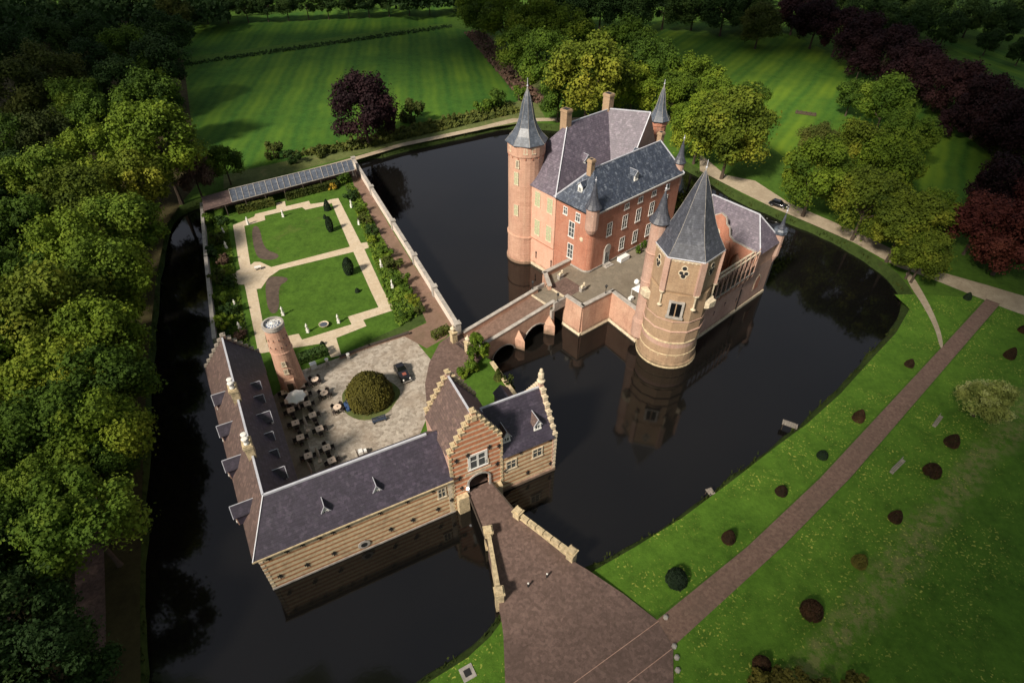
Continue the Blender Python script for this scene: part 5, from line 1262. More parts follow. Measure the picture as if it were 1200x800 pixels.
# shrubs
SH = {}
def shrub(x, y, r_, mat, label, z0=FOR, group=None, shape='dome', h=None, name='shrub', cat='shrub', n=900, size=.16, raw=None):
    p = Vector(raw) if raw else P(x, y, z0); h = h or r_ * 1.3
    key = (mat, shape, n, size)
    if key not in SH:
        me = crown_mesh('foliage', hash_(mat + shape), n, size, mat, shape=shape, lobes=9, squash=1.0)
        st_m = MB(); st_m.lathe([(.08, -1.0), (.06, 0)], 6); stm = st_m.mesh('stem', ['bark']); SH[key] = (me, stm)
    t = thing(name, label, cat, (p.x, p.y, z0), (x * 1.7 + y) % 6.28, group)
    c = link('foliage', SH[key][0], t)
    if shape in ('cone', 'column'): c.location = (0, 0, h / 2); c.scale = (r_, r_, h / 2); s_ = link('stem', SH[key][1], t, (0, 0, h / 2)); s_.scale = (r_, r_, h / 2)
    elif shape == 'dome': c.location = (0, 0, .05); c.scale = (r_, r_, h)
    else: c.location = (0, 0, h * .5); c.scale = (r_, r_, h * .62); s_ = link('stem', SH[key][1], t, (0, 0, h * .5)); s_.scale = (r_, r_, h * .5)
    return t
c = P(434, 466, FOR); sheet('moss_ring', [(c.x + 4.2 * math.cos(t) * (1 + .06 * math.sin(5 * t)), c.y + 4.2 * math.sin(t) * (1 + .05 * math.sin(3 * t)), 0) for t in [2 * PI * k / 32 for k in range(32)]], FOR, 'rough_grass', up=.018, raw=True)
shrub(434, 466, 3.45, 'leaf_dome', 'large clipped olive dome of yew in the middle of the cobbled court', n=7000, size=.06, h=4.2, name='clipped_dome', cat='topiary')
cones = [(792, 680, 'round dark clipped bush nearest the brick square', 'leaf_yew'), (853, 632, 'copper clipped bush, second from the brick square, left of the path', 0), (915, 577, 'copper clipped bush, third from the brick square, left of the path', 0),
         (963, 535, 'small dark clipped bush level with the moat jetty', 'leaf_yew'), (1005, 491, 'copper clipped bush, fifth from the brick square, left of the path', 0), (1065, 428, 'copper clipped bush beside the narrow sandy trail', 0),
         (1133, 350, 'small dark clipped bush at the far end of the long path', 'leaf_yew'),
         (1048, 608, 'copper clipped bush below the lower bench', 0), (1091, 554, 'copper clipped bush between the lower bench and the flowering tree', 0), (1114, 520, 'copper clipped bush just left of the flowering tree', 0),
         (1182, 418, 'copper clipped bush above the flowering tree', 0), (1198, 388, 'copper clipped bush at the right edge above the flowering tree', 0), (1006, 660, 'olive clipped bush at the near end of the worn strip', 'leaf_dome'),
         (950, 717, 'dark clipped bush in the shaded near lawn', 0), (892, 780, 'nearest clipped bush by the bottom edge right of the brick square', 0)]
for i, (x, y, lb, m_) in enumerate(cones):
    r_ = (1.2, .95, .9, .7, 1.0, .85, .8, .9, 1.05, 1.1, 1.0, .9, 1.0, 1.15, 1.1)[i]
    shrub(x, y, r_, m_ or 'leaf_clipped', lb, OUT, 'clipped bushes along the long path', 'dome' if i in (0, 3, 8, 13) else 'cone', r_ * (1.5 if i in (0, 3, 8, 13) else 1.8 + .25 * math.sin(i * 2.1)), 'clipped_bush', 'topiary', n=2200, size=.11)
for x, y, r_, h, sh, lb in ((384, 246, .95, 2.6, 'cone', 'dark green cone yew at the top corner of the garden lawn'), (387.6, 271, .75, 3.4, 'column', 'dark columnar yew on the upper garden lawn'), (381, 256, .5, 1.0, 'cone', 'tiny dark yew bush beside the columnar yew'),
                        (409.6, 321, 1.0, 3.6, 'column', 'broad dark columnar yew on the lower garden lawn'), (419, 342, .55, .9, 'cone', 'tiny dark yew bush near the right path of the lower lawn'), (378, 404, .5, .8, 'cone', 'tiny dark yew bush by the path to the court')):
    shrub(x, y, r_, 'leaf_yew', lb, FOR, None, sh, h, 'yew', 'topiary', n=2200, size=.12)
beds = [(262, 262, 1.4, 'leaf_dark'), (256, 285, 1.5, 'leaf_olive'), (248, 262, 1.5, 'leaf_green'), (250, 300, 1.5, 'leaf_dark'), (262, 308, 1.3, 'leaf_bare'), (256, 330, 1.5, 'leaf_olive'), (268, 335, 1.3, 'leaf_dark'), (258, 356, 1.4, 'leaf_green'),
        (272, 368, 1.4, 'leaf_dark'), (262, 384, 1.5, 'leaf_spring'), (284, 395, 1.2, 'leaf_bare'), (246, 246, 1.3, 'leaf_dark'), (266, 398, 1.1, 'leaf_dark')]
for i, (x, y, r_, m_) in enumerate(beds): shrub(x, y, r_ * 1.25, m_, '%s shrub, %s from shelter, border along the narrow grey wall' % ({'leaf_dark': 'dark green', 'leaf_olive': 'olive', 'leaf_green': 'mid green', 'leaf_bare': 'brownish', 'leaf_spring': 'bright green'}[m_], ORD[i] if i else 'first'), FOR, 'shrubs of the left garden border', 'tree', r_ * 1.4)
beds = [(400, 214, 2.0, 'leaf_green'), (389, 222, 1.0, 'leaf_gold'), (414, 234, 1.6, 'leaf_dark'), (423, 249, 1.5, 'leaf_green'), (430, 262, 1.5, 'leaf_olive'), (437, 275, 1.5, 'leaf_dark'), (437, 285, 1.0, 'leaf_spring'), (455, 300, 1.6, 'leaf_green'), (462, 315, 1.7, 'leaf_olive'),
        (470, 332, 1.6, 'leaf_green'), (480, 345, 1.4, 'leaf_green'), (484, 356, 1.2, 'leaf_yellow'), (476, 372, 1.2, 'leaf_green'), (492, 366, 1.1, 'leaf_olive')]
for i, (x, y, r_, m_) in enumerate(beds): shrub(x, y, r_ * 1.3, m_, '%s shrub, %s from shelter, border along the white wall' % ({'leaf_dark': 'dark green', 'leaf_olive': 'olive', 'leaf_green': 'mid green', 'leaf_gold': 'golden flowering', 'leaf_spring': 'bright green', 'leaf_yellow': 'yellow green'}[m_], ORD[i]), FOR, 'shrubs of the right garden border', 'tree', r_ * 1.35)
for x, y, r_, m_, lb in ((560, 418, 2.3, 'leaf_spring', 'round bright green tree by the foot of the arched bridge'), (551, 434, 1.5, 'leaf_green', 'low green bush between the court road and the grass wedge'), (543, 440, 1.2, 'leaf_green', 'small bush at the road edge behind the gatehouse')):
    shrub(x, y, r_, m_, lb, FOR, None, 'tree', r_ * 1.6, n=2600, size=.13)
shrub(584, 452, 1.0, 'leaf_olive', 'slender conifer at the water edge behind the end range', FOR - 1.5, None, 'cone', 3.6, 'conifer', 'tree', n=1600, size=.2)
shrub(596, 456, 1.3, 'leaf_olive', 'scrubby olive bush at the water edge behind the end range', FOR - 1.5, None, 'tree', 2.2)
for i, (x, y, r_, m_) in enumerate([(483, 143, 4.6, 'leaf_olive'), (585, 128, 4.2, 'leaf_green'), (566, 134, 3.2, 'leaf_green'), (608, 118, 3.4, 'leaf_green'), (322, 185, 3.0, 'leaf_olive'), (345, 190, 2.6, 'leaf_dark'), (450, 160, 2.6, 'leaf_olive'), (375, 184, 2.2, 'leaf_olive'), (530, 144, 2.0, 'leaf_olive')]):
    shrub(x, y, r_, m_, '%s bush, %s, on the strip between field and moat' % (TONE[m_], ('largest, right of the copper beech', 'nearest the tall corner tower', 'second from the tall corner tower', 'behind the tall corner tower', 'leftmost', 'second from the left', 'right beside the lone beech', 'left of the lone beech', 'halfway to the corner tower')[i]), OUT, 'bushes between field and moat', 'tree', r_ * 1.3, n=2000, size=.12)
for i, (x, y, r_) in enumerate([(1150, 158, 3.2), (1175, 172, 3.4), (1120, 140, 2.6), (1095, 130, 2.2), (1070, 110, 2.4), (1190, 186, 3.0)]):
    shrub(x, y, r_, 'leaf_olive', 'olive bush, %s along the foot of the copper beech row' % ORD[i], OUT, 'bushes below the copper row', 'tree', r_ * 1.1, n=1600, size=.13)
for i, (x, y) in enumerate([(888, 804), (915, 800), (935, 808), (1000, 806), (960, 812)]):
    shrub(x, y, 1.6, 'leaf_dome', 'yellow green bush tip at the bottom edge, %s from the left' % ORD[i], OUT, 'bushes at the bottom edge', 'tree', 2.0)

def hedge(name, label, px, z, w_, h_, mat):
    a, b_ = P(*px[0], z), P(*px[1], z); d = b_ - a; L = d.length; rz = math.atan2(d.y, d.x)
    r = random.Random(int(a.x * 7)); vs, fs = [], []
    nq = int((L * w_ + 2 * (L + w_) * h_) * 26)
    for i in range(nq):
        f_ = r.random() * (L * w_ + 2 * L * h_ + 2 * w_ * h_)
        if f_ < L * w_: c = Vector((r.uniform(0, L), r.uniform(-w_ / 2, w_ / 2), h_)); nn = Vector((0, 0, 1))
        elif f_ < L * w_ + 2 * L * h_: s_ = r.choice((-1, 1)); c = Vector((r.uniform(0, L), s_ * w_ / 2, r.uniform(0, h_))); nn = Vector((0, s_, 0))
        else: s_ = r.choice((0, 1)); c = Vector((s_ * L, r.uniform(-w_ / 2, w_ / 2), r.uniform(0, h_))); nn = Vector((s_ * 2 - 1, 0, 0))
        nn = (nn + Vector((r.uniform(-1, 1), r.uniform(-1, 1), r.uniform(-1, 1))) * .6).normalized(); u = nn.orthogonal().normalized(); v_ = nn.cross(u); s_ = r.uniform(.12, .26); o_ = len(vs)
        vs += [c - u * s_, c - v_ * s_, c + u * s_, c + v_ * s_]; fs.append((o_, o_ + 1, o_ + 2, o_ + 3))
    me = bpy.data.meshes.new(name); me.from_pydata([tuple(p) for p in vs], [], fs); me.materials.append(MATS[mat])
    return tag(link(name, me, None, (a.x, a.y, z), rz), label, 'hedge')
hedge('hedge', 'clipped olive hedge before the left half of the garden shelter', ((279, 250), (322, 240)), FOR, 1.3, 1.6, 'leaf_olive')
hedge('hedge', 'clipped olive hedge before the right half of the garden shelter', ((336, 234), (396, 219)), FOR, 1.3, 1.6, 'leaf_olive')
hedge('hedge', 'clipped green hedge on the lawn side right of the garden tower', ((352, 424), (384, 413)), FOR, 1.6, 1.2, 'leaf_dark')
hedge('hedge', 'low clipped hedge beside the steps at the foot of the white wall', ((508, 397), (526, 388)), FOR, 1.2, 1.2, 'leaf_olive')

def cover(name, label, quad_px, z, n, mat, size=.22, hmax=.6):
    """low planting too dense to count, scattered over a quadrilateral of ground"""
    r = random.Random(n); q = [P(x, y, z) for x, y in quad_px]; vs, fs = [], []
    for i in range(n):
        u, w_ = r.random(), r.random(); c = q[0].lerp(q[1], u).lerp(q[3].lerp(q[2], u), w_)
        hh = max(0, noise.noise(c * .9) + .35) * hmax * r.uniform(.3, 1); c = c + Vector((0, 0, hh))
        u_ = Vector((r.uniform(-1, 1), r.uniform(-1, 1), r.uniform(-.5, .5))).normalized(); v_ = u_.orthogonal().normalized(); s_ = size * r.uniform(.5, 1.2); o_ = len(vs)
        vs.extend([c - u_ * s_, c - v_ * s_, c + u_ * s_, c + v_ * s_]); fs.append((o_, o_ + 1, o_ + 2, o_ + 3))
    me = bpy.data.meshes.new(name); me.from_pydata([tuple(p) for p in vs], [], fs); me.materials.append(MATS[mat]); o = link(name, me); o['kind'] = 'stuff'; o['label'] = label; o['category'] = 'plants'
cover('border_planting', 'low green planting in the border along the narrow grey wall', [(242, 252), (266, 262), (292, 408), (256, 396)], FOR, 5200, 'leaf_green')
cover('border_planting', 'low green planting in the border along the white wall', [(404, 212), (418, 222), (494, 368), (466, 384)], FOR, 5600, 'leaf_green')
r = random.Random(77); vs, fs = [], []
edge_ = offset(moat, .55)
for i in range(len(edge_)):
    a, b_ = edge_[i], edge_[(i + 1) % len(edge_)]; L = (b_ - a).length
    for _ in range(int(L * 9)):
        c = a.lerp(b_, r.random()) + Vector((r.gauss(0, .3), r.gauss(0, .3), 0)); g_ = max(0, noise.noise(c * .35) + .25)
        if r.random() > g_ * 1.6: continue
        c.z = WAT + .2 + r.uniform(0, .9) * g_; u_ = Vector((r.uniform(-1, 1), r.uniform(-1, 1), 0)).normalized(); s_ = r.uniform(.06, .16); h_ = Vector((r.uniform(-.2, .2), r.uniform(-.2, .2), r.uniform(.3, .75)))
        o_ = len(vs); vs.extend([c - u_ * s_, c + u_ * s_, c + u_ * s_ * .4 + h_, c - u_ * s_ * .6 + h_]); fs.append((o_, o_ + 1, o_ + 2, o_ + 3))
me = bpy.data.meshes.new('reeds'); me.from_pydata([tuple(p) for p in vs], [], fs); me.materials.append(MATS['leaf_olive']); o = link('reeds', me); o['kind'] = 'stuff'; o['label'] = 'reeds and rough grass along the moat bank'; o['category'] = 'plants'
cover('bank_scrub', 'rough scrub along the moat bank below the lower left field', [(330, 186), (600, 122), (610, 132), (420, 176)], OUT, 7000, 'leaf_olive', .5, 1.8)
cover('ditch_growth', 'dark rough growth along the ditch dividing the left fields', [(216, 74), (216, 78), (530, 33), (530, 29)], OUT, 1500, 'leaf_dark', .45, .9)
cover('bank_scrub', 'dry scrub strip between the lower left field and the trees behind the keep', [(545, 40), (565, 36), (640, 122), (612, 120)], OUT, 3000, 'leaf_bare', .5, 1.6)
cover('bank_scrub', 'scrub along the foot of the copper beech row', [(1000, 62), (1020, 60), (1195, 178), (1180, 195)], OUT, 5200, 'leaf_olive', .6, 2.0)

# ------------------------------------------------------------------ garden ornaments
def statue(x, y, label, h=1.7, z0=FOR, style='figure', group='white garden statues'):
    p = P(x, y, z0); t = thing('statue' if style == 'figure' else 'urn', label, 'statue' if style == 'figure' else 'urn', p, (x * .7) % 6.28, group)
    m_ = MB(); m_.box(-.28, .28, -.28, .28, 0, .12); m_.box(-.22, .22, -.22, .22, .12, .62); m_.box(-.28, .28, -.28, .28, .62, .72); m_.build('pedestal', 'marble' if style == 'figure' else 'stone_grey', t)
    m_ = MB()
    if style == 'figure':
        m_.lathe([(.2, .72), (.24, .8), (.19, 1.1), (.15, 1.35), (.2, 1.6), (.22, 1.75), (.08, 1.84), (.07, 1.9)], 10); m_.ball((0, 0, 2.0), .12, 8, 1.2)
        m_.bar((.18, 0, 1.72), (.3, .08, 1.4), .05, 6); m_.bar((.3, .08, 1.4), (.2, .2, 1.25), .045, 6); m_.bar((-.18, 0, 1.72), (-.3, .05, 1.45), .05, 6); m_.bar((-.3, .05, 1.45), (-.2, .18, 1.6), .045, 6)
        m_.build('figure', 'marble', t, smooth=True)
    else:
        m_.lathe([(.12, .72), (.1, .85), (.28, 1.05), (.34, 1.25), (.28, 1.32), (.36, 1.4), (.3, 1.42)], 12); m_.build('bowl', 'marble', t, smooth=True)
    t.scale = (.85, .85, .85)
    return t
for x, y, lb in ((263, 275, 'white statue in the left border near the shelter'), (266, 292, 'white statue in the left border between path corner and round terrace'), (277, 361, 'white statue in the left border below the round terrace'), (282, 387, 'white statue in the left border beside the garden tower'),
                 (332, 254, 'white statue at the head of the upper lawn before the shelter entrance'), (412, 243, 'white statue in the right border nearest the shelter'), (421, 263, 'white statue in the right border by the upper lawn'),
                 (447, 313, 'white statue in the right border just below the crossing path'), (460, 337, 'white statue in the right border near the lower path corner'), (414, 206, 'small white statue in the corner by the shelter and white wall'),
                 (361, 389, 'white statue on the lower lawn left of the stone basin'), (397, 378, 'white statue on the lower lawn right of the stone basin'), (332, 369, 'small white statue beside the dark flower bed'), (291, 263, 'small white statue at the top left path corner')):
    statue(x, y, lb)
statue(384, 427, 'pale urn left of where the garden path meets the cobbled court', style='urn', group='urns at the garden path')
statue(409, 421, 'pale urn right of where the garden path meets the cobbled court', style='urn', group='urns at the garden path')
p = P(380, 382, FOR); t = thing('basin', 'low round pale stone basin between two statues on the lower lawn', 'basin', p)
m_ = MB(); m_.lathe([(.5, 0), (.6, .1), (.85, .5), (.8, .52), (.5, .3)], 18); m_.build('bowl', 'stone_pale', t); m_ = MB(); m_.lathe([(.7, .40), (.05, .41)], 18); m_.build('water', 'lead_grey', t)
p = P(303, 316, FOR); t = thing('garden_table', 'low pale stone table on the round garden terrace', 'table', p, .4)
m_ = MB(); m_.box(-.6, .6, -.35, .35, .6, .7); m_.build('tabletop', 'marble', t); m_ = MB(); m_.box(-.45, -.3, -.25, .25, 0, .6); m_.box(.3, .45, -.25, .25, 0, .6); m_.build('leg', 'stone_grey', t)
def stone_vase(x, y, z, label, rz=0):
    t = thing('gate_vase', label, 'ornament', P(x, y, z), rz, 'stone gate ornaments')
    m_ = MB(); m_.box(-.45, .45, -.45, .45, -.2, 1.9); m_.box(-.55, .55, -.55, .55, 1.9, 2.1); m_.build('pillar', 'stone_yellow', t)
    m_ = MB(); m_.lathe([(.2, 2.1), (.15, 2.25), (.42, 2.6), (.46, 2.85), (.3, 3.0), (.1, 3.2), (.14, 3.4), (.03, 3.5)], 12); m_.build('vase', 'stone_pale', t)
stone_vase(532, 400, FOR, 'yellow stone pillar with vase at the bridge foot next to the white wall', .6)
stone_vase(549, 412, FOR, 'yellow stone pillar with vase at the bridge foot next to the round green tree', .6)
m_ = MB(); p, q = P(535, 404, FOR), P(548, 414, FOR); m_.bar(p + Vector((0, 0, .9)), q + Vector((0, 0, .9)), .05); m_.bar(p + Vector((0, 0, .3)), q + Vector((0, 0, .3)), .04)
for k in range(9): s_ = p.lerp(q, k / 8); m_.bar(s_, s_ + Vector((0, 0, 1.0)), .03)
tag(m_.build('iron_gate', 'iron'), 'low black iron gate across the foot of the arched bridge', 'gate')

# ------------------------------------------------------------------ cafe tables, chairs and parasols
cm = MB(); cm.box(-.24, .24, -.24, .24, .40, .47); cm.box(-.24, .24, -.27, -.2, .47, .88)
for sx in (-1, 1):
    for sy in (-1, 1): cm.box(sx * .2 - .03, sx * .2 + .03, sy * .2 - .03, sy * .2 + .03, 0, .4)
    cm.box(sx * .25 - .03, sx * .25 + .03, -.24, .2, .47, .66)
CHM = cm.mesh('chair', ['rattan'])
def mk_table(rnd_):
    m_ = MB()
    if rnd_: m_.lathe([(.56, .72), (.58, .74), (.56, .76)], 20)
    else: m_.box(-.5, .5, -.5, .5, .72, .76)
    a = m_.mesh('tabletop', ['table_wood']); m_ = MB(); m_.bar((0, 0, 0), (0, 0, .72), .05, 6); m_.box(-.25, .25, -.04, .04, 0, .04); m_.box(-.04, .04, -.25, .25, 0, .04); b_ = m_.mesh('pedestal', ['iron'])
    m_ = MB(); m_.lathe([(.06, .76), (.07, .86), (.05, .9)], 8); c = m_.mesh('table_candle', ['iron']); return a, b_, c
TBR, TBS = mk_table(True), mk_table(False)
tabs = [(370, 447.5, 1, 'round wooden cafe table nearest the white cabinet'), (381, 463.5, 1, 'round wooden cafe table between the open parasol and the clipped dome'), (396.4, 480, 1, 'round wooden cafe table beside the blue bench'),
        (354.4, 455, 0, 'square cafe table at the foot of the garden tower'), (335, 462.6, 0, 'square cafe table left of the open parasol near the range'), (358, 464.6, 0, 'square cafe table partly under the right of the open parasol'), (339, 473, 0, 'square cafe table partly under the left of the open parasol'),
        (342.4, 483.4, 0, 'square cafe table directly below the open parasol, near the range'), (361.4, 476, 0, 'square cafe table below right of the open parasol'), (367.4, 489.5, 0, 'square cafe table right of the first folded parasol'), (347.6, 498.6, 0, 'square cafe table left of the first folded parasol'),
        (375.6, 505.4, 0, 'square cafe table below right of the first folded parasol'), (353.4, 515.6, 0, 'square cafe table between the two folded parasols, near the range'), (384, 527.5, 0, 'square cafe table right of the second folded parasol'), (362.6, 537, 0, 'square cafe table left of the second folded parasol'), (390, 542.5, 0, 'square cafe table nearest the long ridge of the moatside range')]
SHORT = ['round table nearest the cabinet', 'round table between open parasol and dome', 'round table beside the blue bench', 'table at the garden tower foot', 'table left of the open parasol', 'table partly under the parasol right', 'table partly under the parasol left',
         'table directly below the open parasol', 'table below right of the open parasol', 'table right of the first folded parasol', 'table left of the first folded parasol', 'table below right of the first folded parasol', 'table between the two folded parasols', 'table right of the second folded parasol', 'table left of the second folded parasol', 'table nearest the long ridge']
for i, (x, y, rd, lb) in enumerate(tabs):
    p = P(x, y + .5, FOR + .02); rz = S.a + R(6 * math.sin(i * 3.1))
    t = thing('cafe_table', lb, 'table', p, rz, 'cafe tables in the court')
    for me, nm in zip(TBR if rd else TBS, ('tabletop', 'pedestal', 'table_candle')): link(nm, me, t)
    for k, w_ in enumerate(('far left', 'near left', 'near right', 'far right')):
        an = rz + R(45 + 90 * k) if rd else rz + R(90 * k) + PI / 2
        an += rnd.uniform(-.12, .12); d = rnd.uniform(.72, .86); c = p + Vector((math.cos(an) * d, math.sin(an) * d, 0))
        side = {0: 'back', 1: 'left', 2: 'near', 3: 'right'}[k]
        tag(link('cafe_chair', CHM, None, c, an + PI / 2), 'dark wicker chair, %s side of the %s' % (side, SHORT[i]), 'chair', 'wicker cafe chairs')
def parasol_open(x, y, label):
    t = thing('parasol', label, 'parasol', P(x, y, FOR + .02), .3, 'cafe parasols')
    m_ = MB(); m_.bar((0, 0, 0), (0, 0, 2.9), .035, 6); m_.lathe([(.3, 0), (.28, .08)], 12); m_.build('pole', 'table_wood', t)
    m_ = MB(); n = 8; top_ = (0, 0, 3.0); ring = []
    for k in range(n):
        tt = 2 * PI * k / n; ring.append((1.45 * math.cos(tt), 1.45 * math.sin(tt), 2.25)); tm = tt + PI / n; ring.append((1.22 * math.cos(tm), 1.22 * math.sin(tm), 2.33))
    m_.add([top_] + ring, [(0, 1 + k, 1 + (k + 1) % (2 * n)) for k in range(2 * n)])
    for k in range(n):
        a, b_ = ring[2 * k], ring[(2 * k + 2) % (2 * n)]; mid_ = ring[2 * k + 1]
        m_.add([a, mid_, (mid_[0] * 1.0, mid_[1] * 1.0, 2.12), (a[0] * .99, a[1] * .99, 2.05)], [(0, 1, 2, 3)]); m_.add([mid_, b_, (b_[0] * .99, b_[1] * .99, 2.05), (mid_[0], mid_[1], 2.12)], [(0, 1, 2, 3)])
    m_.build('canopy', 'canvas', t, fix=False); return t
def parasol_shut(x, y, label, z=FOR + .02):
    t = thing('parasol', label, 'parasol', P(x, y, z), 0, 'cafe parasols')
    m_ = MB(); m_.bar((0, 0, 0), (0, 0, 1.1), .035, 6); m_.lathe([(.3, 0), (.28, .08)], 12); m_.build('pole', 'table_wood', t)
    m_ = MB(); m_.lathe([(.13, .9), (.2, 1.0), (.15, 1.6), (.17, 1.7), (.1, 2.6), (.02, 2.9)], 10); m_.build('folded_canopy', 'canvas_folded', t)
parasol_open(351, 477, 'open white parasol beside the garden tower')
parasol_shut(361, 504, 'folded parasol in the middle of the cafe tables')
parasol_shut(375, 540, 'folded parasol between the two lowest cafe tables')
parasol_shut(366, 557, 'folded parasol half hidden behind the long ridge')
def box_thing(name, label, cat, x, y, z, sx, sy, sz, mat, rz, top=None):
    t = thing(name, label, cat, P(x, y, z), rz)
    m_ = MB(); m_.box(-sx / 2, sx / 2, -sy / 2, sy / 2, 0, sz * .92); m_.build('body', mat, t)
    m_ = MB(); m_.box(-sx / 2 - .04, sx / 2 + .04, -sy / 2 - .04, sy / 2 + .04, sz * .92, sz); m_.build('lid', top or mat, t); return t
box_thing('serving_cabinet', 'small white cabinet against the dark hedge near the garden tower', 'cabinet', 368, 431, FOR, .9, .7, 1.0, 'tarp', S.a + .1)
def bench(x, y, z, rz, label, mat, L=1.8, group=None):
    t = thing('bench', label, 'bench', P(x, y, z), rz, group)
    m_ = MB(); m_.box(-L / 2, L / 2, -.22, -.04, .42, .47); m_.box(-L / 2, L / 2, .0, .2, .42, .47); m_.build('seat', mat, t)
    m_ = MB(); m_.box(-L / 2, L / 2, .22, .27, .5, .66); m_.box(-L / 2, L / 2, .24, .29, .72, .9); m_.build('backrest', mat, t)
    for s_ in (-1, 1): m_ = MB(); m_.box(s_ * (L / 2 - .15) - .04, s_ * (L / 2 - .15) + .04, -.2, .28, 0, .42); m_.build('leg', mat, t)
bench(406.5, 478, FOR + .02, R(-62), 'blue bench against the left of the clipped dome', 'blue_paint')
bench(445, 494, FOR + .02, S.a - .05, 'dark blue bench below the clipped dome', 'dark_blue', 2.0)
bench(1051, 548, OUT, R(37), 'long grey timber bench on the lawn, lower of the two right of the path', 'timber_grey', 3.2, 'lawn benches')
bench(1098, 495, OUT, R(42), 'grey timber bench on the lawn nearer the flowering tree', 'timber_grey', 2.6, 'lawn benches')
# trolley with crates behind the ridge
t = thing('service_trolley', 'grey service trolley with boxes beside the long ridge at the court edge', 'trolley', P(425, 532, FOR), S.a)
m_ = MB(); m_.box(-.7, .7, -.4, .4, .3, .4); m_.bar((-.7, -.35, .4), (-.7, -.35, 1.1), .03); m_.bar((-.7, .35, .4), (-.7, .35, 1.1), .03); m_.bar((-.7, -.35, 1.1), (-.7, .35, 1.1), .03); m_.build('frame', 'timber_dark', t)
m_ = MB(); m_.box(-.5, .1, -.35, .3, .4, .9); m_.box(.15, .6, -.3, .2, .4, .75); m_.build('load', 'canvas', t)
for sx in (-1, 1):
    for sy in (-1, 1): m_ = MB(); m_.bar((sx * .5, sy * .36, .15), (sx * .5, sy * .42, .15), .15, 10); m_.build('wheel', 'rubber', t)

# castle court furniture
m = thing('marquee', 'white tent roof on the castle terrace beside the stair turret', 'tent', K.w(1.6, -11.4, 0), K.a)
m_ = MB(); m_.add([(-1.3, -1.3, 2.0), (1.3, -1.3, 2.0), (1.3, 1.3, 2.0), (-1.3, 1.3, 2.0), (0, 0, 3.0)], [(0, 1, 4), (1, 2, 4), (2, 3, 4), (3, 0, 4)]); m_.build('canopy', 'tarp', m)
for sx in (-1, 1):
    for sy in (-1, 1): m_ = MB(); m_.bar((sx * 1.2, sy * 1.2, 0), (sx * 1.2, sy * 1.2, 2.0), .05); m_.build('leg', 'white_paint', m)
t = thing('covered_table', 'table under a white sheet by the castle entrance', 'table', P(730, 305, 0), K.a)
m_ = MB(); m_.box(-1.2, 1.2, -.5, .5, .1, .95); m_.build('sheet', 'tarp', t); m_ = MB(); m_.box(-1.1, 1.1, -.4, .4, 0, .1); m_.build('underframe', 'iron', t)
t = thing('parasol', 'small white bunched parasol beside the white tent on the castle terrace', 'parasol', P(745, 338, 0))
m_ = MB(); m_.bar((0, 0, 0), (0, 0, 1.9), .04, 6); m_.build('pole', 'iron', t); m_ = MB(); m_.lathe([(.2, .9), (.5, 1.3), (.45, 1.7), (.1, 2.0)], 8); m_.build('canopy', 'tarp', t)
t = thing('covered_table', 'small white table near the tower foot on the castle terrace', 'table', P(739, 352, 0), K.a)
m_ = MB(); m_.box(-.45, .45, -.3, .3, .1, .75); m_.build('sheet', 'tarp', t); m_ = MB(); m_.box(-.4, .4, -.25, .25, 0, .1); m_.build('underframe', 'iron', t)
for x, y, lb in ((746, 297, 'left potted shrub against the castle front'), (754, 292, 'right potted shrub against the castle front')):
    shrub(x, y, .75, 'leaf_green', lb, 0.0, 'potted shrubs by the castle front', 'tree', 1.8)

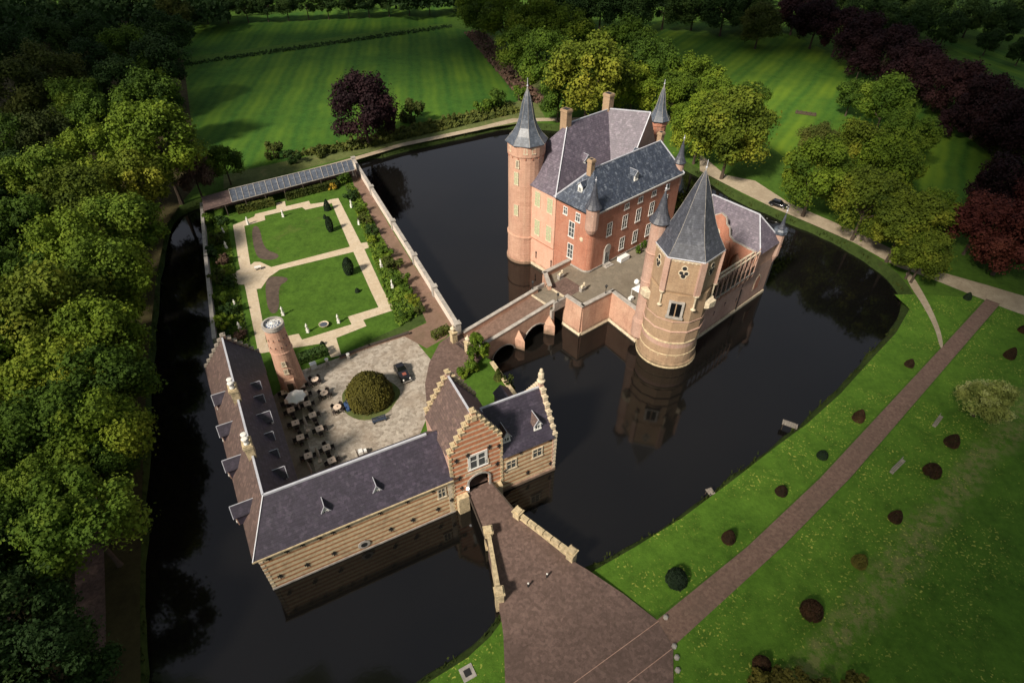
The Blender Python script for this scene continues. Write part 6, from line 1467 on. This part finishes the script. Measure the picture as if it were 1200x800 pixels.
# ------------------------------------------------------------------ cars
def car(name, label, loc, rz, classic):
    t = thing(name, label, 'car', loc, rz)
    # side outline along x (front at +x), extruded with a narrower cabin
    secs = [(-2.15, .55, .35, .62), (-2.0, .72, .3, .80), (-1.4, .82, .28, .95), (-.6, .84, .28, .95), (.3, .84, .28, .92), (1.2, .80, .28, .90), (1.85, .70, .3, .78), (2.12, .52, .38, .62)]
    m_ = MB(); vs = []; per = 8
    for x, hw, zb, zt_ in secs:
        vs += [(x, -hw * .9, zb), (x, -hw, zb + .15), (x, -hw * .98, zt_ - .12), (x, -hw * .8, zt_), (x, hw * .8, zt_), (x, hw * .98, zt_ - .12), (x, hw, zb + .15), (x, hw * .9, zb)]
    fs = []
    for i in range(len(secs) - 1):
        for k in range(per): fs.append((i * per + k, i * per + (k + 1) % per, (i + 1) * per + (k + 1) % per, (i + 1) * per + k))
    fs += [tuple(range(per)), tuple(range((len(secs) - 1) * per, len(secs) * per))]
    m_.add(vs, fs); m_.build('body', 'car_paint', t, smooth=True)
    if classic:
        m_ = MB(); c0 = [(-1.75, .55, .93), (-1.35, .62, 1.28), (-.35, .62, 1.36), (.1, .64, .93)]
    else:
        m_ = MB(); c0 = [(-1.9, .62, .93), (-1.4, .62, 1.38), (.2, .62, 1.42), (.85, .68, .92)]
    vs = []
    for x, hw, z in c0: vs += [(x, -hw, z), (x, hw, z)]
    lo = [(x, s_ * .74, .85) for x, hw, z in c0 for s_ in (-1, 1)]
    m_.add(vs + lo, [(2, 3, 5, 4), (0, 1, 3, 2), (4, 5, 7, 6), (0, 2, 10, 8), (2, 4, 12, 10), (4, 6, 14, 12), (1, 3, 11, 9), (3, 5, 13, 11), (5, 7, 15, 13)])
    cb = m_.build('cabin', 'car_glass', t)
    m_ = MB(); m_.box(c0[1][0] + .05, c0[2][0] - .05, -.58, .58, max(c0[1][2], c0[2][2]) - .03, max(c0[1][2], c0[2][2]) + .04); m_.build('roof_panel', 'car_paint', cb)
    m_ = MB(); m_.box(2.08, 2.2, -.7, .7, .38, .52); m_.build('bumper', 'chrome', t); m_ = MB(); m_.box(-2.24, -2.12, -.68, .68, .4, .52); m_.build('bumper', 'chrome', t)
    for s_ in (-1, 1):
        m_ = MB(); m_.ball((1.96, s_ * .52, .72), .14, 10); m_.build('headlight', 'marble', t, smooth=True)
        for x in (-1.35, 1.35):
            m_ = MB(); m_.bar((x, s_ * .66, .32), (x, s_ * .86, .32), .32, 18); wh = m_.build('wheel', 'rubber', t)
            m_ = MB(); m_.bar((x, s_ * .86, .32), (x, s_ * .88, .32), .2, 14); m_.build('rim', 'chrome', wh)
    if classic:
        m_ = MB(); m_.box(.55, 1.15, -.28, .3, .905, .93); m_.build('bonnet_reflection', 'reflection_red', t)  # thin red box paints a reflection on the bonnet
    return t
a, b_ = P(465.5, 427, FOR + .5), P(478.5, 448, FOR + .5); d = b_ - a
car('classic_car', 'black classic coupe with chrome bumper parked on the cobbled court', P(472, 439, FOR + .012), math.atan2(d.y, d.x), True)
a, b_ = P(903, 236, OUT), P(923, 242, OUT); d = b_ - a
car('parked_car', 'dark car parked on the sandy path under the trees behind the castle wing', P(912, 242, OUT + .016), math.atan2(d.y, d.x), False)

# ------------------------------------------------------------------ jetties, bollards, slabs
def jetty(x0, y0, x1, y1, label):
    a, b_ = P(x0, y0, OUT - .3), P(x1, y1, OUT - .3); d = b_ - a; L = d.length
    t = thing('jetty', label, 'jetty', a, math.atan2(d.y, d.x), 'small jetties on the moat bank')
    m_ = MB()
    for k in range(int(L / .3)): m_.box(k * .3, k * .3 + .27, -.5, .5, 0, .08)
    m_.build('planks', 'timber_grey', t)
    for x in (.2, L * .8):
        for s_ in (-1, 1): m_ = MB(); m_.bar((x, s_ * .42, -1.8), (x, s_ * .42, .1), .07, 6); m_.build('post', 'timber_dark', t)
jetty(917, 494, 937, 501, 'grey plank jetty on the bank halfway along the moat')
jetty(829, 577, 838, 574, 'tiny pale landing stage on the near bank left of the other jetty')
for x, y, lb in ((641, 675, 'small white-topped post on the brick square, right one'), (619, 686, 'small white-topped post on the brick square, left one')):
    t = thing('bollard', lb, 'bollard', P(x, y, -2.65), 0, 'posts on the brick square'); m_ = MB(); m_.lathe([(.12, -.3), (.1, .5)], 8); m_.build('shaft', 'iron', t); m_ = MB(); m_.ball((0, 0, .58), .12, 8); m_.build('cap', 'marble', t)
t = thing('stone_slab', 'square stone slab with dark hatch in the grass by the bottom edge', 'slab', P(548, 788, OUT + .01), .5); m_ = MB(); m_.box(-.7, .7, -.7, .7, 0, .08); m_.build('surround', 'stone_grey', t); m_ = MB(); m_.box(-.35, .35, -.35, .35, .08, .11); m_.build('hatch', 'iron', t)
for i, (x, y) in enumerate(((780, 723), (790, 757), (793, 770), (794, 785))):
    t = thing('edge_stone', 'rough edge stone beside the brick square, %s from the long path' % ORD[i], 'stone', P(x, y, OUT + .05), i, 'edge stones of the brick square'); m_ = MB(); m_.lathe([(.3, -.1), (.28, .2), (.1, .3)], 6); m_.build('stone', 'stone_grey', t)
t = thing('picnic_table', 'low reddish timber frame lying in the right field', 'timber frame', P(944, 134, OUT), R(-25)); m_ = MB(); m_.box(-3, 3, -.9, -.5, .1, .5); m_.box(-3, 3, .5, .9, .1, .5)
for k in range(5): m_.box(-2.8 + k * 1.3, -2.5 + k * 1.3, -.9, .9, .5, .65)
m_.build('beams', 'door_brown', t)
